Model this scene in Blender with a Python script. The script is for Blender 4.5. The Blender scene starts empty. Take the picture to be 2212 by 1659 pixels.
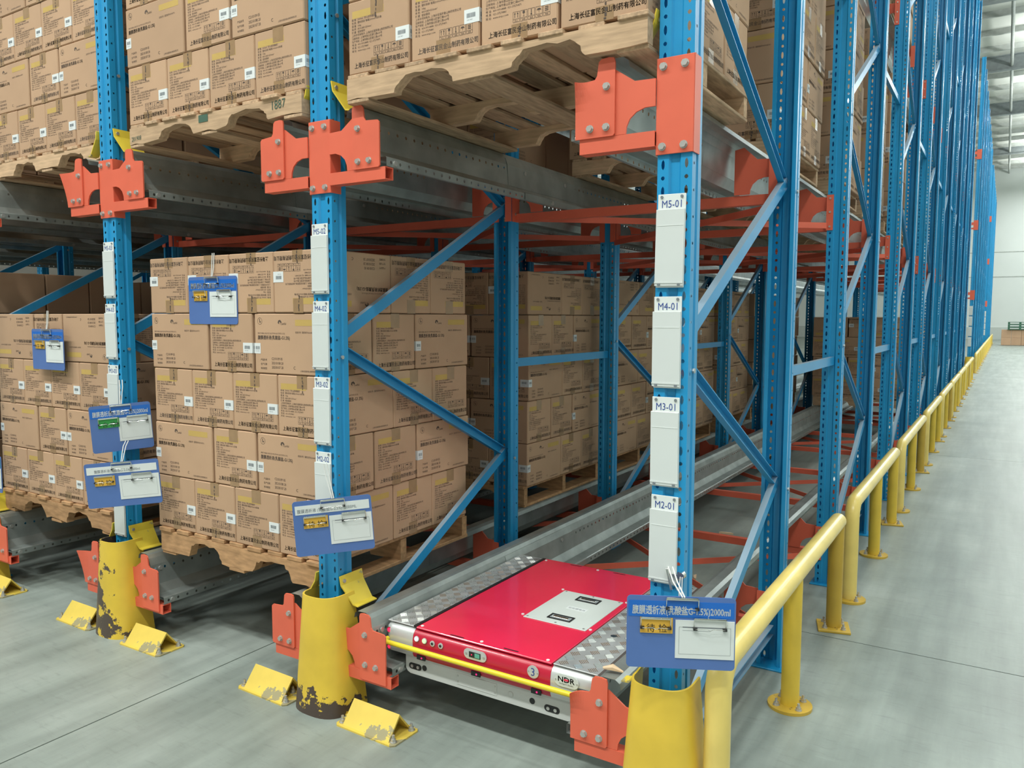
import bpy, math, random
from mathutils import Vector, Matrix, Euler

random.seed(7)
SC = bpy.context.scene
COL = SC.collection
PI = math.pi

# ------------------------------------------------------------------ camera
FPX = 1694.55                                   # focal length in pixels of the 2212 wide frame
YAW, PITCH, ROLL = -0.5596, -0.0843, 0.0019
CAM = Vector((0.8712, -2.1801, 1.5388))
_d = Vector((math.sin(YAW) * math.cos(PITCH), math.cos(YAW) * math.cos(PITCH), math.sin(PITCH)))
_r = Vector((math.cos(YAW), -math.sin(YAW), 0))
_u = _r.cross(_d)
_r2 = math.cos(ROLL) * _r + math.sin(ROLL) * _u
_u2 = -math.sin(ROLL) * _r + math.cos(ROLL) * _u
cam_data = bpy.data.cameras.new('camera')
cam_data.sensor_fit = 'HORIZONTAL'
cam_data.sensor_width = 36.0
cam_data.lens = FPX / 2212 * 36.0
cam_data.clip_start = 0.05
cam_data.clip_end = 300
cam = bpy.data.objects.new('camera', cam_data)
COL.objects.link(cam)
rot = Matrix((_r2, _u2, -_d)).transposed()
cam.matrix_world = Matrix.Translation(CAM) @ rot.to_4x4()
SC.camera = cam

# ------------------------------------------------------------------ world, light, exposure
SC.view_settings.view_transform = 'Standard'
SC.view_settings.look = 'None'
SC.view_settings.exposure = -2.35
SC.view_settings.gamma = 1.0
SC.view_settings.use_curve_mapping = False
W = bpy.data.worlds.new('world')
SC.world = W
W.use_nodes = True
W.node_tree.nodes['Background'].inputs[0].default_value = (0.86, 0.95, 1.0, 1)
W.node_tree.nodes['Background'].inputs[1].default_value = 0.05


def area_light(name, loc, sx, sy, power, col=(0.95, 1.0, 0.96), rot=(0, 0, 0)):
    l = bpy.data.lights.new(name, 'AREA')
    l.shape = 'RECTANGLE'
    l.size, l.size_y = sx, sy
    l.energy = power
    l.color = col
    o = bpy.data.objects.new(name, l)
    o.location = loc
    o.rotation_euler = rot
    COL.objects.link(o)
    return o


CEIL = 12.5
# rows of ceiling luminaires: along the cross aisle in front of the racks and along the side aisle
for lx in (-12, -8, -4, 0, 4):
    area_light('ceiling_lamp_light', (lx, -1.1, 10.8), 1.6, 0.5, 330)
    area_light('ceiling_lamp_light', (lx, -5.5, 10.8), 1.6, 0.5, 2150)
    area_light('ceiling_lamp_light', (lx, -10.0, 10.8), 1.6, 0.5, 600)
for ly in (3, 9, 15, 21, 27, 34, 41, 48, 56, 62):  # the pair nearest the far wall is added to brighten that wall
    area_light('ceiling_lamp_light', (2.6, ly, 10.8), 0.5, 1.6, 680 if ly < 12 else (1300 if ly < 30 else (2200 if ly < 55 else 1000)))
    if ly > 14:
        area_light('added_ceiling_uplight', (2.6, ly, 11.06), 0.5, 1.6, 900, rot=(PI, 0, 0))  # added upward light that brightens the ceiling, not a known lamp
    area_light('ceiling_lamp_light', (6.4, ly, 10.8), 0.5, 1.6, 500 if ly < 12 else (1000 if ly < 30 else (2000 if ly < 55 else 1000)))


# ------------------------------------------------------------------ materials
def node_mat(name):
    m = bpy.data.materials.new(name)
    m.use_nodes = True
    nt = m.node_tree
    b = nt.nodes['Principled BSDF']
    return m, nt, b


def N(nt, t, **kw):
    n = nt.nodes.new(t)
    for k, v in kw.items():
        if k.startswith('i_'):
            n.inputs[k[2:].replace('_', ' ')].default_value = v
        else:
            setattr(n, k, v)
    return n


def ramp(nt, stops):
    r = nt.nodes.new('ShaderNodeValToRGB')
    e = r.color_ramp.elements
    while len(e) > 1:
        e.remove(e[-1])
    e[0].position = stops[0][0]
    e[0].color = (*stops[0][1], 1)
    for p, c in stops[1:]:
        x = e.new(p)
        x.color = (*c, 1)
    return r


def mul(c, k):
    return tuple(min(1, x * k) for x in c)


def paint(name, c, rough=0.4, metal=0.0, var=0.12, scale=6.0, spec=0.5, bump=0.0, rand=0.0, stretch=(1, 1, 1), coat=0.0, detail=5):
    """plain coloured surface with a mild procedural variation"""
    m, nt, b = node_mat(name)
    tc = N(nt, 'ShaderNodeTexCoord')
    mp = N(nt, 'ShaderNodeMapping')
    mp.inputs['Scale'].default_value = stretch
    nt.links.new(tc.outputs['Object'], mp.inputs[0])
    no = N(nt, 'ShaderNodeTexNoise', i_Scale=scale, i_Detail=detail)
    nt.links.new(mp.outputs[0], no.inputs['Vector'])
    r = ramp(nt, [(0.3, mul(c, 1 - var)), (0.7, mul(c, 1 + var))])
    nt.links.new(no.outputs['Fac'], r.inputs[0])
    out = r.outputs[0]
    if rand > 0:
        oi = N(nt, 'ShaderNodeObjectInfo')
        mr = N(nt, 'ShaderNodeMapRange')
        mr.inputs['To Min'].default_value = 1 - rand
        mr.inputs['To Max'].default_value = 1 + rand
        nt.links.new(oi.outputs['Random'], mr.inputs['Value'])
        hs = N(nt, 'ShaderNodeHueSaturation')
        nt.links.new(mr.outputs[0], hs.inputs['Value'])
        nt.links.new(out, hs.inputs['Color'])
        out = hs.outputs[0]
    nt.links.new(out, b.inputs['Base Color'])
    b.inputs['Roughness'].default_value = rough
    b.inputs['Metallic'].default_value = metal
    b.inputs['Specular IOR Level'].default_value = spec
    b.inputs['Coat Weight'].default_value = coat
    if bump > 0:
        bp = N(nt, 'ShaderNodeBump', i_Strength=bump, i_Distance=0.002)
        nt.links.new(no.outputs['Fac'], bp.inputs['Height'])
        nt.links.new(bp.outputs[0], b.inputs['Normal'])
    return m


def emit(name, c, s):
    m, nt, b = node_mat(name)
    b.inputs['Base Color'].default_value = (*c, 1)
    b.inputs['Emission Color'].default_value = (*c, 1)
    b.inputs['Emission Strength'].default_value = s
    return m


def chipped(name, base, chip, thr, zk, zoff, scale=13.0, rough=0.42, xk=0.0):
    """paint that has flaked off: noise threshold that grows towards z < zoff (and towards -x)"""
    m, nt, b = node_mat(name)
    tc = N(nt, 'ShaderNodeTexCoord')
    no = N(nt, 'ShaderNodeTexNoise', i_Scale=scale, i_Detail=7.0, i_Roughness=0.62)
    nt.links.new(tc.outputs['Object'], no.inputs['Vector'])
    sp = N(nt, 'ShaderNodeSeparateXYZ')
    nt.links.new(tc.outputs['Object'], sp.inputs[0])
    a = N(nt, 'ShaderNodeMath', operation='MULTIPLY_ADD')
    a.inputs[1].default_value = -zk
    a.inputs[2].default_value = zk * zoff
    nt.links.new(sp.outputs['Z'], a.inputs[0])
    a2 = N(nt, 'ShaderNodeMath', operation='MAXIMUM')
    a2.inputs[1].default_value = -0.12
    nt.links.new(a.outputs[0], a2.inputs[0])
    x = N(nt, 'ShaderNodeMath', operation='MULTIPLY_ADD')
    x.inputs[1].default_value = -xk
    nt.links.new(sp.outputs['X'], x.inputs[0])
    nt.links.new(a2.outputs[0], x.inputs[2])
    s = N(nt, 'ShaderNodeMath', operation='ADD')
    nt.links.new(no.outputs['Fac'], s.inputs[0])
    nt.links.new(x.outputs[0], s.inputs[1])
    r = ramp(nt, [(thr - 0.008, (0, 0, 0)), (thr + 0.008, (1, 1, 1))])
    nt.links.new(s.outputs[0], r.inputs[0])
    n2 = N(nt, 'ShaderNodeTexNoise', i_Scale=5.0, i_Detail=4.0)
    nt.links.new(tc.outputs['Object'], n2.inputs['Vector'])
    r2 = ramp(nt, [(0.3, mul(base, 0.86)), (0.7, mul(base, 1.08))])
    nt.links.new(n2.outputs['Fac'], r2.inputs[0])
    mx = N(nt, 'ShaderNodeMix', data_type='RGBA')
    nt.links.new(r.outputs[0], mx.inputs['Factor'])
    nt.links.new(r2.outputs[0], mx.inputs['A'])
    mx.inputs['B'].default_value = (*chip, 1)
    nt.links.new(mx.outputs['Result'], b.inputs['Base Color'])
    b.inputs['Roughness'].default_value = rough
    return m


M = {}
M['blue'] = paint('blue_enamel', (0.014, 0.285, 0.58), 0.33, var=0.08, scale=3)
def dusty(name, c, dust):
    m = paint(name, c, 0.33, var=0.08, scale=3)
    nt = m.node_tree
    b = nt.nodes['Principled BSDF']
    src = b.inputs['Base Color'].links[0].from_socket
    g = N(nt, 'ShaderNodeNewGeometry')
    sp = N(nt, 'ShaderNodeSeparateXYZ')
    nt.links.new(g.outputs['True Normal'], sp.inputs[0])
    mr = N(nt, 'ShaderNodeMapRange')
    mr.inputs['From Min'].default_value = 0.35
    mr.inputs['From Max'].default_value = 0.8
    mr.inputs['To Max'].default_value = 0.6
    nt.links.new(sp.outputs['Z'], mr.inputs['Value'])
    mx = N(nt, 'ShaderNodeMix', data_type='RGBA')
    nt.links.new(mr.outputs[0], mx.inputs['Factor'])
    nt.links.new(src, mx.inputs['A'])
    mx.inputs['B'].default_value = (*dust, 1)
    nt.links.new(mx.outputs['Result'], b.inputs['Base Color'])
    return m


M['dusty_blue'] = dusty('blue_enamel_with_dust_on_top', (0.016, 0.265, 0.55), (0.50, 0.52, 0.50))
M['red'] = paint('orange_red_enamel', (0.74, 0.135, 0.075), 0.45, var=0.08, scale=4)
M['galv'] = paint('galvanised_steel', (0.40, 0.43, 0.415), 0.42, metal=0.7, var=0.18, scale=9, detail=8)
M['bolt'] = paint('zinc_bolt', (0.55, 0.54, 0.52), 0.38, metal=0.7)
M['steel'] = paint('polished_steel', (0.75, 0.75, 0.72), 0.22, metal=1.0, var=0.05)
M['card'] = paint('brown_cardboard', (0.495, 0.315, 0.200), 0.75, var=0.05, scale=3.5, rand=0.07, spec=0.25)
M['ink'] = paint('brown_printing_ink', (0.085, 0.058, 0.045), 0.8, var=0.1)
M['yellowprint'] = paint('yellow_print', (0.545, 0.365, 0.115), 0.75, var=0.06, spec=0.25)
M['tape'] = paint('brown_packing_tape', (0.345, 0.215, 0.115), 0.25, var=0.1, scale=20)
M['sticker'] = paint('white_sticker', (0.74, 0.76, 0.76), 0.5, var=0.03)
M['black'] = paint('black_plastic', (0.015, 0.015, 0.016), 0.45)
M['wood_x'] = paint('pale_pine_lengthwise', (0.60, 0.405, 0.255), 0.8, var=0.20, scale=7, stretch=(1.2, 9, 9), rand=0.16, bump=0.35, detail=8, spec=0.2)
M['wood_y'] = paint('pale_pine_crosswise', (0.51, 0.345, 0.22), 0.8, var=0.28, scale=7, stretch=(9, 1.2, 9), rand=0.18, bump=0.35, detail=8, spec=0.2)
M['wood_o'] = paint('reddish_pine', (0.46, 0.265, 0.135), 0.8, var=0.25, scale=7, stretch=(2, 6, 9), rand=0.12, bump=0.3, detail=8, spec=0.2)
M['yellow'] = chipped('yellow_enamel', (0.76, 0.52, 0.055), (0.10, 0.085, 0.06), 0.70, 0.9, 0.02, 16)
M['yellow_rail'] = chipped('pale_yellow_enamel', (0.80, 0.61, 0.17), (0.12, 0.085, 0.04), 0.715, 0.10, 0.1, 14, rough=0.3)
M['yellow_dirty'] = chipped('ochre_enamel', (0.56, 0.36, 0.045), (0.15, 0.10, 0.05), 0.66, 0.2, 0.1, 14, rough=0.4)
M['guard_a'] = chipped('yellow_guard_few_chips', (0.76, 0.52, 0.055), (0.07, 0.05, 0.04), 0.71, 0.6, 0.03, 14)
M['guard_b'] = chipped('yellow_guard_worn_foot', (0.76, 0.52, 0.055), (0.075, 0.052, 0.042), 0.60, 2.4, 0.11, 14, xk=0.8)
M['guard_c'] = chipped('yellow_guard_heavily_flaked', (0.76, 0.52, 0.055), (0.085, 0.062, 0.048), 0.525, 0.38, 0.22, 10, xk=1.3)
M['chock'] = chipped('scuffed_yellow_steel', (0.74, 0.54, 0.09), (0.33, 0.29, 0.16), 0.58, 0.5, 0.03, 9)
M['guide'] = chipped('scuffed_yellow_guide', (0.80, 0.60, 0.06), (0.42, 0.36, 0.16), 0.60, 0.0, 0.0, 12)
M['plastic'] = paint('white_plate_plastic', (0.76, 0.79, 0.78), 0.22, var=0.02, spec=0.5)
M['sleeve'] = paint('glossy_sleeve_over_white_card', (0.66, 0.69, 0.68), 0.12, var=0.02, spec=0.6)
M['blueink'] = paint('blue_ink', (0.03, 0.07, 0.30), 0.6)
M['board'] = paint('blue_clipboard_plastic', (0.085, 0.165, 0.42), 0.35, var=0.05)
M['header'] = paint('bright_blue_strip', (0.01, 0.135, 0.53), 0.3, var=0.03)
M['teal'] = paint('teal_strip', (0.02, 0.17, 0.22), 0.3, var=0.03)
M['whiteink'] = paint('white_lettering', (0.80, 0.84, 0.86), 0.5, var=0.02)
M['amber'] = paint('amber_card', (0.74, 0.42, 0.05), 0.45, var=0.04)
M['green'] = paint('green_card', (0.03, 0.32, 0.06), 0.45, var=0.04)
M['paper'] = paint('white_paper', (0.70, 0.73, 0.72), 0.6, var=0.03)
M['greyink'] = paint('grey_ink', (0.18, 0.2, 0.22), 0.7)
M['cord'] = paint('white_cord', (0.7, 0.7, 0.68), 0.7)
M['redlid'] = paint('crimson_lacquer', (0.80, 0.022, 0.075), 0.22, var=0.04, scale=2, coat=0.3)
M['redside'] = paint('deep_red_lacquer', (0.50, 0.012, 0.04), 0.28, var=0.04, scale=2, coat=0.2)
M['silver'] = paint('silver_paint', (0.62, 0.63, 0.62), 0.32, metal=0.35, var=0.03)
M['greybody'] = paint('light_grey_paint', (0.56, 0.57, 0.55), 0.4, metal=0.1, var=0.03)
M['hatch'] = paint('pale_grey_panel', (0.62, 0.66, 0.63), 0.4, var=0.02)
M['tread'] = paint('aluminium_tread', (0.50, 0.51, 0.51), 0.45, metal=0.5, var=0.15, scale=15)
M['bar'] = paint('bright_aluminium', (0.82, 0.82, 0.80), 0.2, metal=0.95, var=0.06, scale=15)
M['buffer'] = paint('yellow_rubber', (0.78, 0.62, 0.03), 0.35, var=0.03)
M['led_red'] = emit('red_led', (1.0, 0.02, 0.10), 5)
M['led_white'] = emit('white_led', (0.75, 0.9, 1.0), 4)
M['led_green'] = emit('green_led', (0.55, 1.0, 0.45), 3)
M['lcd'] = emit('green_display', (0.1, 0.35, 0.25), 0.6)
M['dimwall'] = paint('dull_brown_grey_wall', (0.26, 0.24, 0.21), 0.8, var=0.05, scale=0.6)  # unseen left and rear walls, darkened to cut bounced light
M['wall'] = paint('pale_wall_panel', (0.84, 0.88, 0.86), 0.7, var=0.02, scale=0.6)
M['ceil'] = paint('pale_roof_sheet', (0.78, 0.79, 0.74), 0.7, var=0.03, scale=0.4)
M['roofsteel'] = paint('grey_roof_steel', (0.50, 0.52, 0.50), 0.6)
M['girder'] = paint('dark_grey_girder', (0.30, 0.33, 0.34), 0.6)
M['darkgreen'] = paint('dark_green_plastic', (0.03, 0.12, 0.07), 0.6)
M['magenta_led'] = emit('pink_led', (1.0, 0.03, 0.25), 3)
M['sawdust'] = paint('pale_wood_chip', (0.72, 0.52, 0.34), 0.8)


def floor_material():
    m, nt, b = node_mat('power_floated_concrete')
    tc = N(nt, 'ShaderNodeTexCoord')
    n1 = N(nt, 'ShaderNodeTexNoise', i_Scale=1.1, i_Detail=9.0, i_Roughness=0.62)
    nt.links.new(tc.outputs['Object'], n1.inputs['Vector'])
    r1 = ramp(nt, [(0.28, (0.190, 0.220, 0.198)), (0.5, (0.265, 0.300, 0.274)), (0.74, (0.37, 0.405, 0.375))])
    nt.links.new(n1.outputs['Fac'], r1.inputs[0])
    # long tyre and scuff streaks along the aisle
    mp = N(nt, 'ShaderNodeMapping')
    mp.inputs['Scale'].default_value = (7.0, 0.55, 1)
    mp.inputs['Rotation'].default_value = (0, 0, 0.12)
    nt.links.new(tc.outputs['Object'], mp.inputs[0])
    n2 = N(nt, 'ShaderNodeTexNoise', i_Scale=1.0, i_Detail=6.0, i_Roughness=0.6)
    nt.links.new(mp.outputs[0], n2.inputs['Vector'])
    r2 = ramp(nt, [(0.36, (0.86, 0.86, 0.86)), (0.66, (1.14, 1.14, 1.14))])
    nt.links.new(n2.outputs['Fac'], r2.inputs[0])
    mx = N(nt, 'ShaderNodeMix', data_type='RGBA', blend_type='MULTIPLY')
    mx.inputs['Factor'].default_value = 1.0
    nt.links.new(r1.outputs[0], mx.inputs['A'])
    nt.links.new(r2.outputs[0], mx.inputs['B'])
    # fine pale scratches and dark specks
    mp3 = N(nt, 'ShaderNodeMapping')
    mp3.inputs['Scale'].default_value = (3.0, 14.0, 1)
    mp3.inputs['Rotation'].default_value = (0, 0, 0.7)
    nt.links.new(tc.outputs['Object'], mp3.inputs[0])
    n3 = N(nt, 'ShaderNodeTexNoise', i_Scale=2.6, i_Detail=8.0, i_Roughness=0.7)
    nt.links.new(mp3.outputs[0], n3.inputs['Vector'])
    r3 = ramp(nt, [(0.30, (0.80, 0.80, 0.80)), (0.46, (1, 1, 1)), (0.62, (1, 1, 1)), (0.74, (1.22, 1.22, 1.22))])
    nt.links.new(n3.outputs['Fac'], r3.inputs[0])
    mx3 = N(nt, 'ShaderNodeMix', data_type='RGBA', blend_type='MULTIPLY')
    mx3.inputs['Factor'].default_value = 0.8
    nt.links.new(mx.outputs['Result'], mx3.inputs['A'])
    nt.links.new(r3.outputs[0], mx3.inputs['B'])
    nt.links.new(mx3.outputs['Result'], b.inputs['Base Color'])
    rr = N(nt, 'ShaderNodeMapRange')
    rr.inputs['To Min'].default_value = 0.30
    rr.inputs['To Max'].default_value = 0.55
    nt.links.new(n1.outputs['Fac'], rr.inputs['Value'])
    nt.links.new(rr.outputs[0], b.inputs['Roughness'])
    b.inputs['Specular IOR Level'].default_value = 0.4
    return m


M['floor'] = floor_material()


# ------------------------------------------------------------------ mesh helpers
class MB:
    def __init__(self):
        self.v, self.f, self.m = [], [], []

    def add(self, vs, fs, mat=0):
        b = len(self.v)
        self.v += [tuple(x) for x in vs]
        self.f += [[b + i for i in f] for f in fs]
        self.m += [mat] * len(fs)
        return self

    def box(self, x0, x1, y0, y1, z0, z1, mat=0):
        vs = [(x, y, z) for z in (z0, z1) for y in (y0, y1) for x in (x0, x1)]
        fs = [(0, 2, 3, 1), (4, 5, 7, 6), (0, 1, 5, 4), (2, 6, 7, 3), (0, 4, 6, 2), (1, 3, 7, 5)]
        return self.add(vs, fs, mat)

    def cbox(self, x0, x1, y0, y1, z0, z1, c, mat=0):
        """box with chamfered edges"""
        P, idx = [], {}
        for sx in (0, 1):
            for sy in (0, 1):
                for sz in (0, 1):
                    for a in range(3):
                        p = [(x0 + c, x1 - c)[sx], (y0 + c, y1 - c)[sy], (z0 + c, z1 - c)[sz]]
                        p[a] = ((x0, x1), (y0, y1), (z0, z1))[a][(sx, sy, sz)[a]]
                        idx[(sx, sy, sz, a)] = len(P)
                        P.append(p)
        F = []
        for a in range(3):
            b_, c_ = (a + 1) % 3, (a + 2) % 3
            for s in (0, 1):
                q = []
                for (i, j) in ((0, 0), (1, 0), (1, 1), (0, 1)):
                    k = [0, 0, 0]
                    k[a], k[b_], k[c_] = s, i, j
                    q.append(idx[(*k, a)])
                F.append(q if s else q[::-1])
        for a in range(3):
            b_, c_ = (a + 1) % 3, (a + 2) % 3
            for i in (0, 1):
                for j in (0, 1):
                    k0, k1 = [0, 0, 0], [0, 0, 0]
                    k0[b_] = k1[b_] = i
                    k0[c_] = k1[c_] = j
                    k0[a], k1[a] = 0, 1
                    q = [idx[(*k0, b_)], idx[(*k1, b_)], idx[(*k1, c_)], idx[(*k0, c_)]]
                    F.append(q if (i == j) == False else q[::-1])
        for sx in (0, 1):
            for sy in (0, 1):
                for sz in (0, 1):
                    q = [idx[(sx, sy, sz, a)] for a in range(3)]
                    F.append(q if (sx + sy + sz) % 2 else q[::-1])
        return self.add(P, F, mat)

    def prism(self, poly, axis, a, b, mat=0, caps=True):
        """2D outline extruded along an axis; axis 0: (y,z), 1: (x,z), 2: (x,y)"""
        def p3(p, t):
            return ((t, p[0], p[1]), (p[0], t, p[1]), (p[0], p[1], t))[axis]
        n = len(poly)
        area = sum(poly[i][0] * poly[(i + 1) % n][1] - poly[(i + 1) % n][0] * poly[i][1] for i in range(n))
        if area < 0:
            poly = poly[::-1]
        vs = [p3(p, a) for p in poly] + [p3(p, b) for p in poly]
        fs = [(i, (i + 1) % n, n + (i + 1) % n, n + i) for i in range(n)]
        if caps:
            fs += [tuple(range(n))[::-1], tuple(range(n, 2 * n))]
        flip = (axis == 1) != (b < a)
        if flip:
            fs = [tuple(f)[::-1] for f in fs]
        return self.add(vs, fs, mat)

    def tube(self, path, r, n=12, mat=0, cap=True):
        path = [Vector(p) for p in path]
        rings = []
        ref = None
        for i, p in enumerate(path):
            if i == 0:
                d = path[1] - p
            elif i == len(path) - 1:
                d = p - path[i - 1]
            else:
                d = (path[i + 1] - p).normalized() + (p - path[i - 1]).normalized()
            d.normalize()
            if ref is None:
                ref = Vector((1, 0, 0)) if abs(d.x) < 0.9 else Vector((0, 1, 0))
            u = (ref - d * ref.dot(d)).normalized()
            w = d.cross(u)
            ref = u
            rr = r[i] if isinstance(r, (list, tuple)) else r
            rings.append([p + (u * math.cos(2 * PI * k / n) + w * math.sin(2 * PI * k / n)) * rr for k in range(n)])
        vs = [q for g in rings for q in g]
        fs = []
        for i in range(len(rings) - 1):
            for k in range(n):
                a, b = i * n + k, i * n + (k + 1) % n
                fs.append((a, b, b + n, a + n))
        if cap:
            fs.append(tuple(range(n))[::-1])
            fs.append(tuple(range((len(rings) - 1) * n, len(rings) * n)))
        return self.add(vs, fs, mat)

    def cyl(self, p, axis, r, h, n=12, mat=0):
        d = Vector((0, 0, 0))
        d[axis] = h
        return self.tube([p, Vector(p) + d], r, n, mat)

    def sweep(self, p0, p1, prof, side, mat=0):
        """profile (u,v) swept from p0 to p1; u along 'side', v = d x side"""
        p0, p1, side = Vector(p0), Vector(p1), Vector(side).normalized()
        d = (p1 - p0).normalized()
        v = d.cross(side)
        n = len(prof)
        vs = [p0 + side * a + v * b for a, b in prof] + [p1 + side * a + v * b for a, b in prof]
        fs = [(i, (i + 1) % n, n + (i + 1) % n, n + i) for i in range(n)] + [tuple(range(n))[::-1], tuple(range(n, 2 * n))]
        return self.add(vs, fs, mat)

    def perforated(self, o, du, dv, width, cells, mat=0):
        """strip of cells with real holes; cells: (length, hole_w, hole_h) along dv"""
        o, du, dv = Vector(o), Vector(du), Vector(dv)
        t = 0.0
        for (L, hw, hh) in cells:
            if hw <= 0:
                q = [o + dv * t, o + du * width + dv * t, o + du * width + dv * (t + L), o + dv * (t + L)]
                self.add(q, [(0, 1, 2, 3)], mat)
                t += L
                continue
            c = o + du * (width / 2) + dv * (t + L / 2)
            W2, L2 = width / 2, L / 2
            out = [(W2, 0), (W2, L2), (0, L2), (-W2, L2), (-W2, 0), (-W2, -L2), (0, -L2), (W2, -L2)]
            k = 0.62
            inn = [(hw, 0), (hw * 0.75, hh * k), (0, hh), (-hw * 0.75, hh * k), (-hw, 0), (-hw * 0.75, -hh * k), (0, -hh), (hw * 0.75, -hh * k)]
            vs = [c + du * a + dv * b for a, b in out] + [c + du * a + dv * b for a, b in inn]
            fs = [(i, (i + 1) % 8, 8 + (i + 1) % 8, 8 + i) for i in range(8)]
            self.add(vs, fs, mat)
            t += L
        return self

    def text(self, s, size, frame, mat=0, bold=0.0, align='LEFT', sx=1.0, off=0.0006):
        """flat lettering; frame = (origin, right, up)"""
        vs, fs = text2d(s, size, bold)
        if not vs:
            return self
        xs = [v[0] for v in vs]
        dx = {'LEFT': 0, 'CENTER': -(max(xs) + min(xs)) / 2, 'RIGHT': -max(xs)}[align]
        o, r, u = [Vector(q) for q in frame]
        nrm = r.cross(u) * off
        return self.add([o + r * ((v[0] + dx) * sx) + u * v[1] + nrm for v in vs], fs, mat)

    def quad(self, frame, x0, x1, y0, y1, mat=0, off=0.0004):
        o, r, u = [Vector(q) for q in frame]
        nrm = r.cross(u) * off
        return self.add([o + r * x + u * y + nrm for x, y in ((x0, y0), (x1, y0), (x1, y1), (x0, y1))], [(0, 1, 2, 3)], mat)

    def mesh(self, name, mats, smooth=False):
        me = bpy.data.meshes.new(name)
        me.from_pydata([tuple(v) for v in self.v], [], self.f)
        for m in (mats if isinstance(mats, (list, tuple)) else [mats]):
            me.materials.append(M[m] if isinstance(m, str) else m)
        if len(me.materials) > 1:
            me.polygons.foreach_set('material_index', self.m)
        if smooth:
            me.polygons.foreach_set('use_smooth', [len(f) <= 4 for f in self.f])
            try:
                me.set_sharp_from_angle(angle=math.radians(42))
            except Exception:
                pass
        me.update()
        return me


_tcache = {}


def text2d(s, size, bold=0.0):
    key = (s, size, bold)
    if key in _tcache:
        return _tcache[key]
    c = bpy.data.curves.new('lettering', 'FONT')
    c.body = s
    c.size = size
    c.resolution_u = 1 if size < 0.012 else 2
    o = bpy.data.objects.new('lettering', c)
    me = o.to_mesh()
    v0 = [(v.co.x, v.co.y) for v in me.vertices]
    f0 = [list(p.vertices) for p in me.polygons]
    if bold > 0:            # heavier strokes: the outline laid down four times, slightly apart
        vs, fs = [], []
        for (a, b) in ((bold, 0), (-bold, 0), (0, bold), (0, -bold)):
            k = len(vs)
            vs += [(x + a, y + b) for x, y in v0]
            fs += [[k + i for i in f] for f in f0]
        v0, f0 = vs, fs
    r = (v0, f0)
    o.to_mesh_clear()
    bpy.data.objects.remove(o)
    bpy.data.curves.remove(c)
    _tcache[key] = r
    return r


def inst(name, me, parent=None, loc=(0, 0, 0), rot=(0, 0, 0), scale=None):
    o = bpy.data.objects.new(name, me)
    COL.objects.link(o)
    o.location = loc
    o.rotation_euler = rot
    if scale:
        o.scale = scale
    if parent is not None:
        o.parent = parent
    return o


def thing(name, label, cat, loc=(0, 0, 0), rot=(0, 0, 0), group=None, me=None):
    o = inst(name, me, None, loc, rot)
    if me is None:
        o.empty_display_size = 0.1
    o['label'] = label
    o['category'] = cat
    if group:
        o['group'] = group
    return o


def struct(name, me, loc=(0, 0, 0)):
    o = inst(name, me, None, loc)
    o['kind'] = 'structure'
    return o


ORD = ['first', 'second', 'third', 'fourth', 'fifth', 'sixth', 'seventh', 'eighth', 'ninth', 'tenth', 'eleventh', 'twelfth', 'thirteenth', 'fourteenth', 'fifteenth', 'sixteenth', 'seventeenth', 'eighteenth', 'nineteenth', 'twentieth', 'twenty first', 'twenty second', 'twenty third', 'twenty fourth', 'twenty fifth']

# ------------------------------------------------------------------ the setting
# floor slabs with open joints between them
XJ = [-15, -8.0, -2.0, 4.0, 9.0]
YJ = [-13, -4.3, 1.76, 7.8, 13.8, 19.8, 25.8, 31.8, 37.8, 43.8, 49.8, 55.8, 66.0]
mb = MB().box(-15, 9, -13, 66, -0.14, -0.010)
floor = struct('floor', mb.mesh('floor', ['floor']))
JW = 0.0035
for i in range(len(XJ) - 1):
    for j in range(len(YJ) - 1):
        b = MB().box(XJ[i] + JW, XJ[i + 1] - JW, YJ[j] + JW, YJ[j + 1] - JW, -0.010, 0.0)
        inst('floor_slab', b.mesh('floor_slab', ['floor']), floor)

struct('wall_far', MB().box(-15, 9, 66, 66.2, 0, 14).mesh('wall_far', ['wall']))
struct('wall_right', MB().box(9, 9.2, -13, 66, 0, 14).mesh('wall_right', ['wall']))
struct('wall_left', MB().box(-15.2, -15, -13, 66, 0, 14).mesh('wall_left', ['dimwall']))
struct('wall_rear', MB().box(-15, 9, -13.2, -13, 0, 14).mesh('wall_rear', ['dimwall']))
struct('ceiling', MB().box(-15, 9, -13, 66, CEIL, CEIL + 0.2).mesh('ceiling', ['ceil']))
tr = MB().box(-15, 9, 65.96, 66, 0, 0.9).mesh('trim_1', ['hatch'])
struct('baseboard_far', tr)
# wall panel joints on the far wall
far_wall_joint = MB().box(-8, 9, 65.975, 66, -0.025, 0.025).mesh('trim_2', ['roofsteel'])
for k, z in enumerate((4.6, 6.4)):
    struct('trim_%d' % (k + 2), far_wall_joint, (0, 0, z))
# roof purlins (across) and girders
pur = MB().prism([(-0.05, 0), (0.05, 0), (0.05, -0.02), (-0.03, -0.02), (-0.03, -0.2), (0.05, -0.2), (0.05, -0.22), (-0.05, -0.22)], 0, -15, 9).mesh('roof_purlin', ['roofsteel'])
y = 21.0
n = 0
while y < 66:
    o = thing('roof_purlin', 'grey steel purlin under the pale ceiling sheets, %s from the front' % ORD[n], 'purlin', (0, y, CEIL), group='roof purlins over the side aisle', me=pur)
    n += 1
    y += 2.12
gir = MB().box(-15, 9, -0.12, 0.12, -0.62, -0.58).box(-15, 9, -0.12, 0.12, -0.04, 0.0).box(-15, 9, -0.02, 0.02, -0.6, -0.02).mesh('roof_girder', ['girder'])
for i, y in enumerate((28.9, 37.4, 45.9, 57.4)):
    thing('roof_girder', 'dark grey roof girder, %s from the front' % ORD[i], 'girder', (0, y, CEIL), me=gir)
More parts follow.
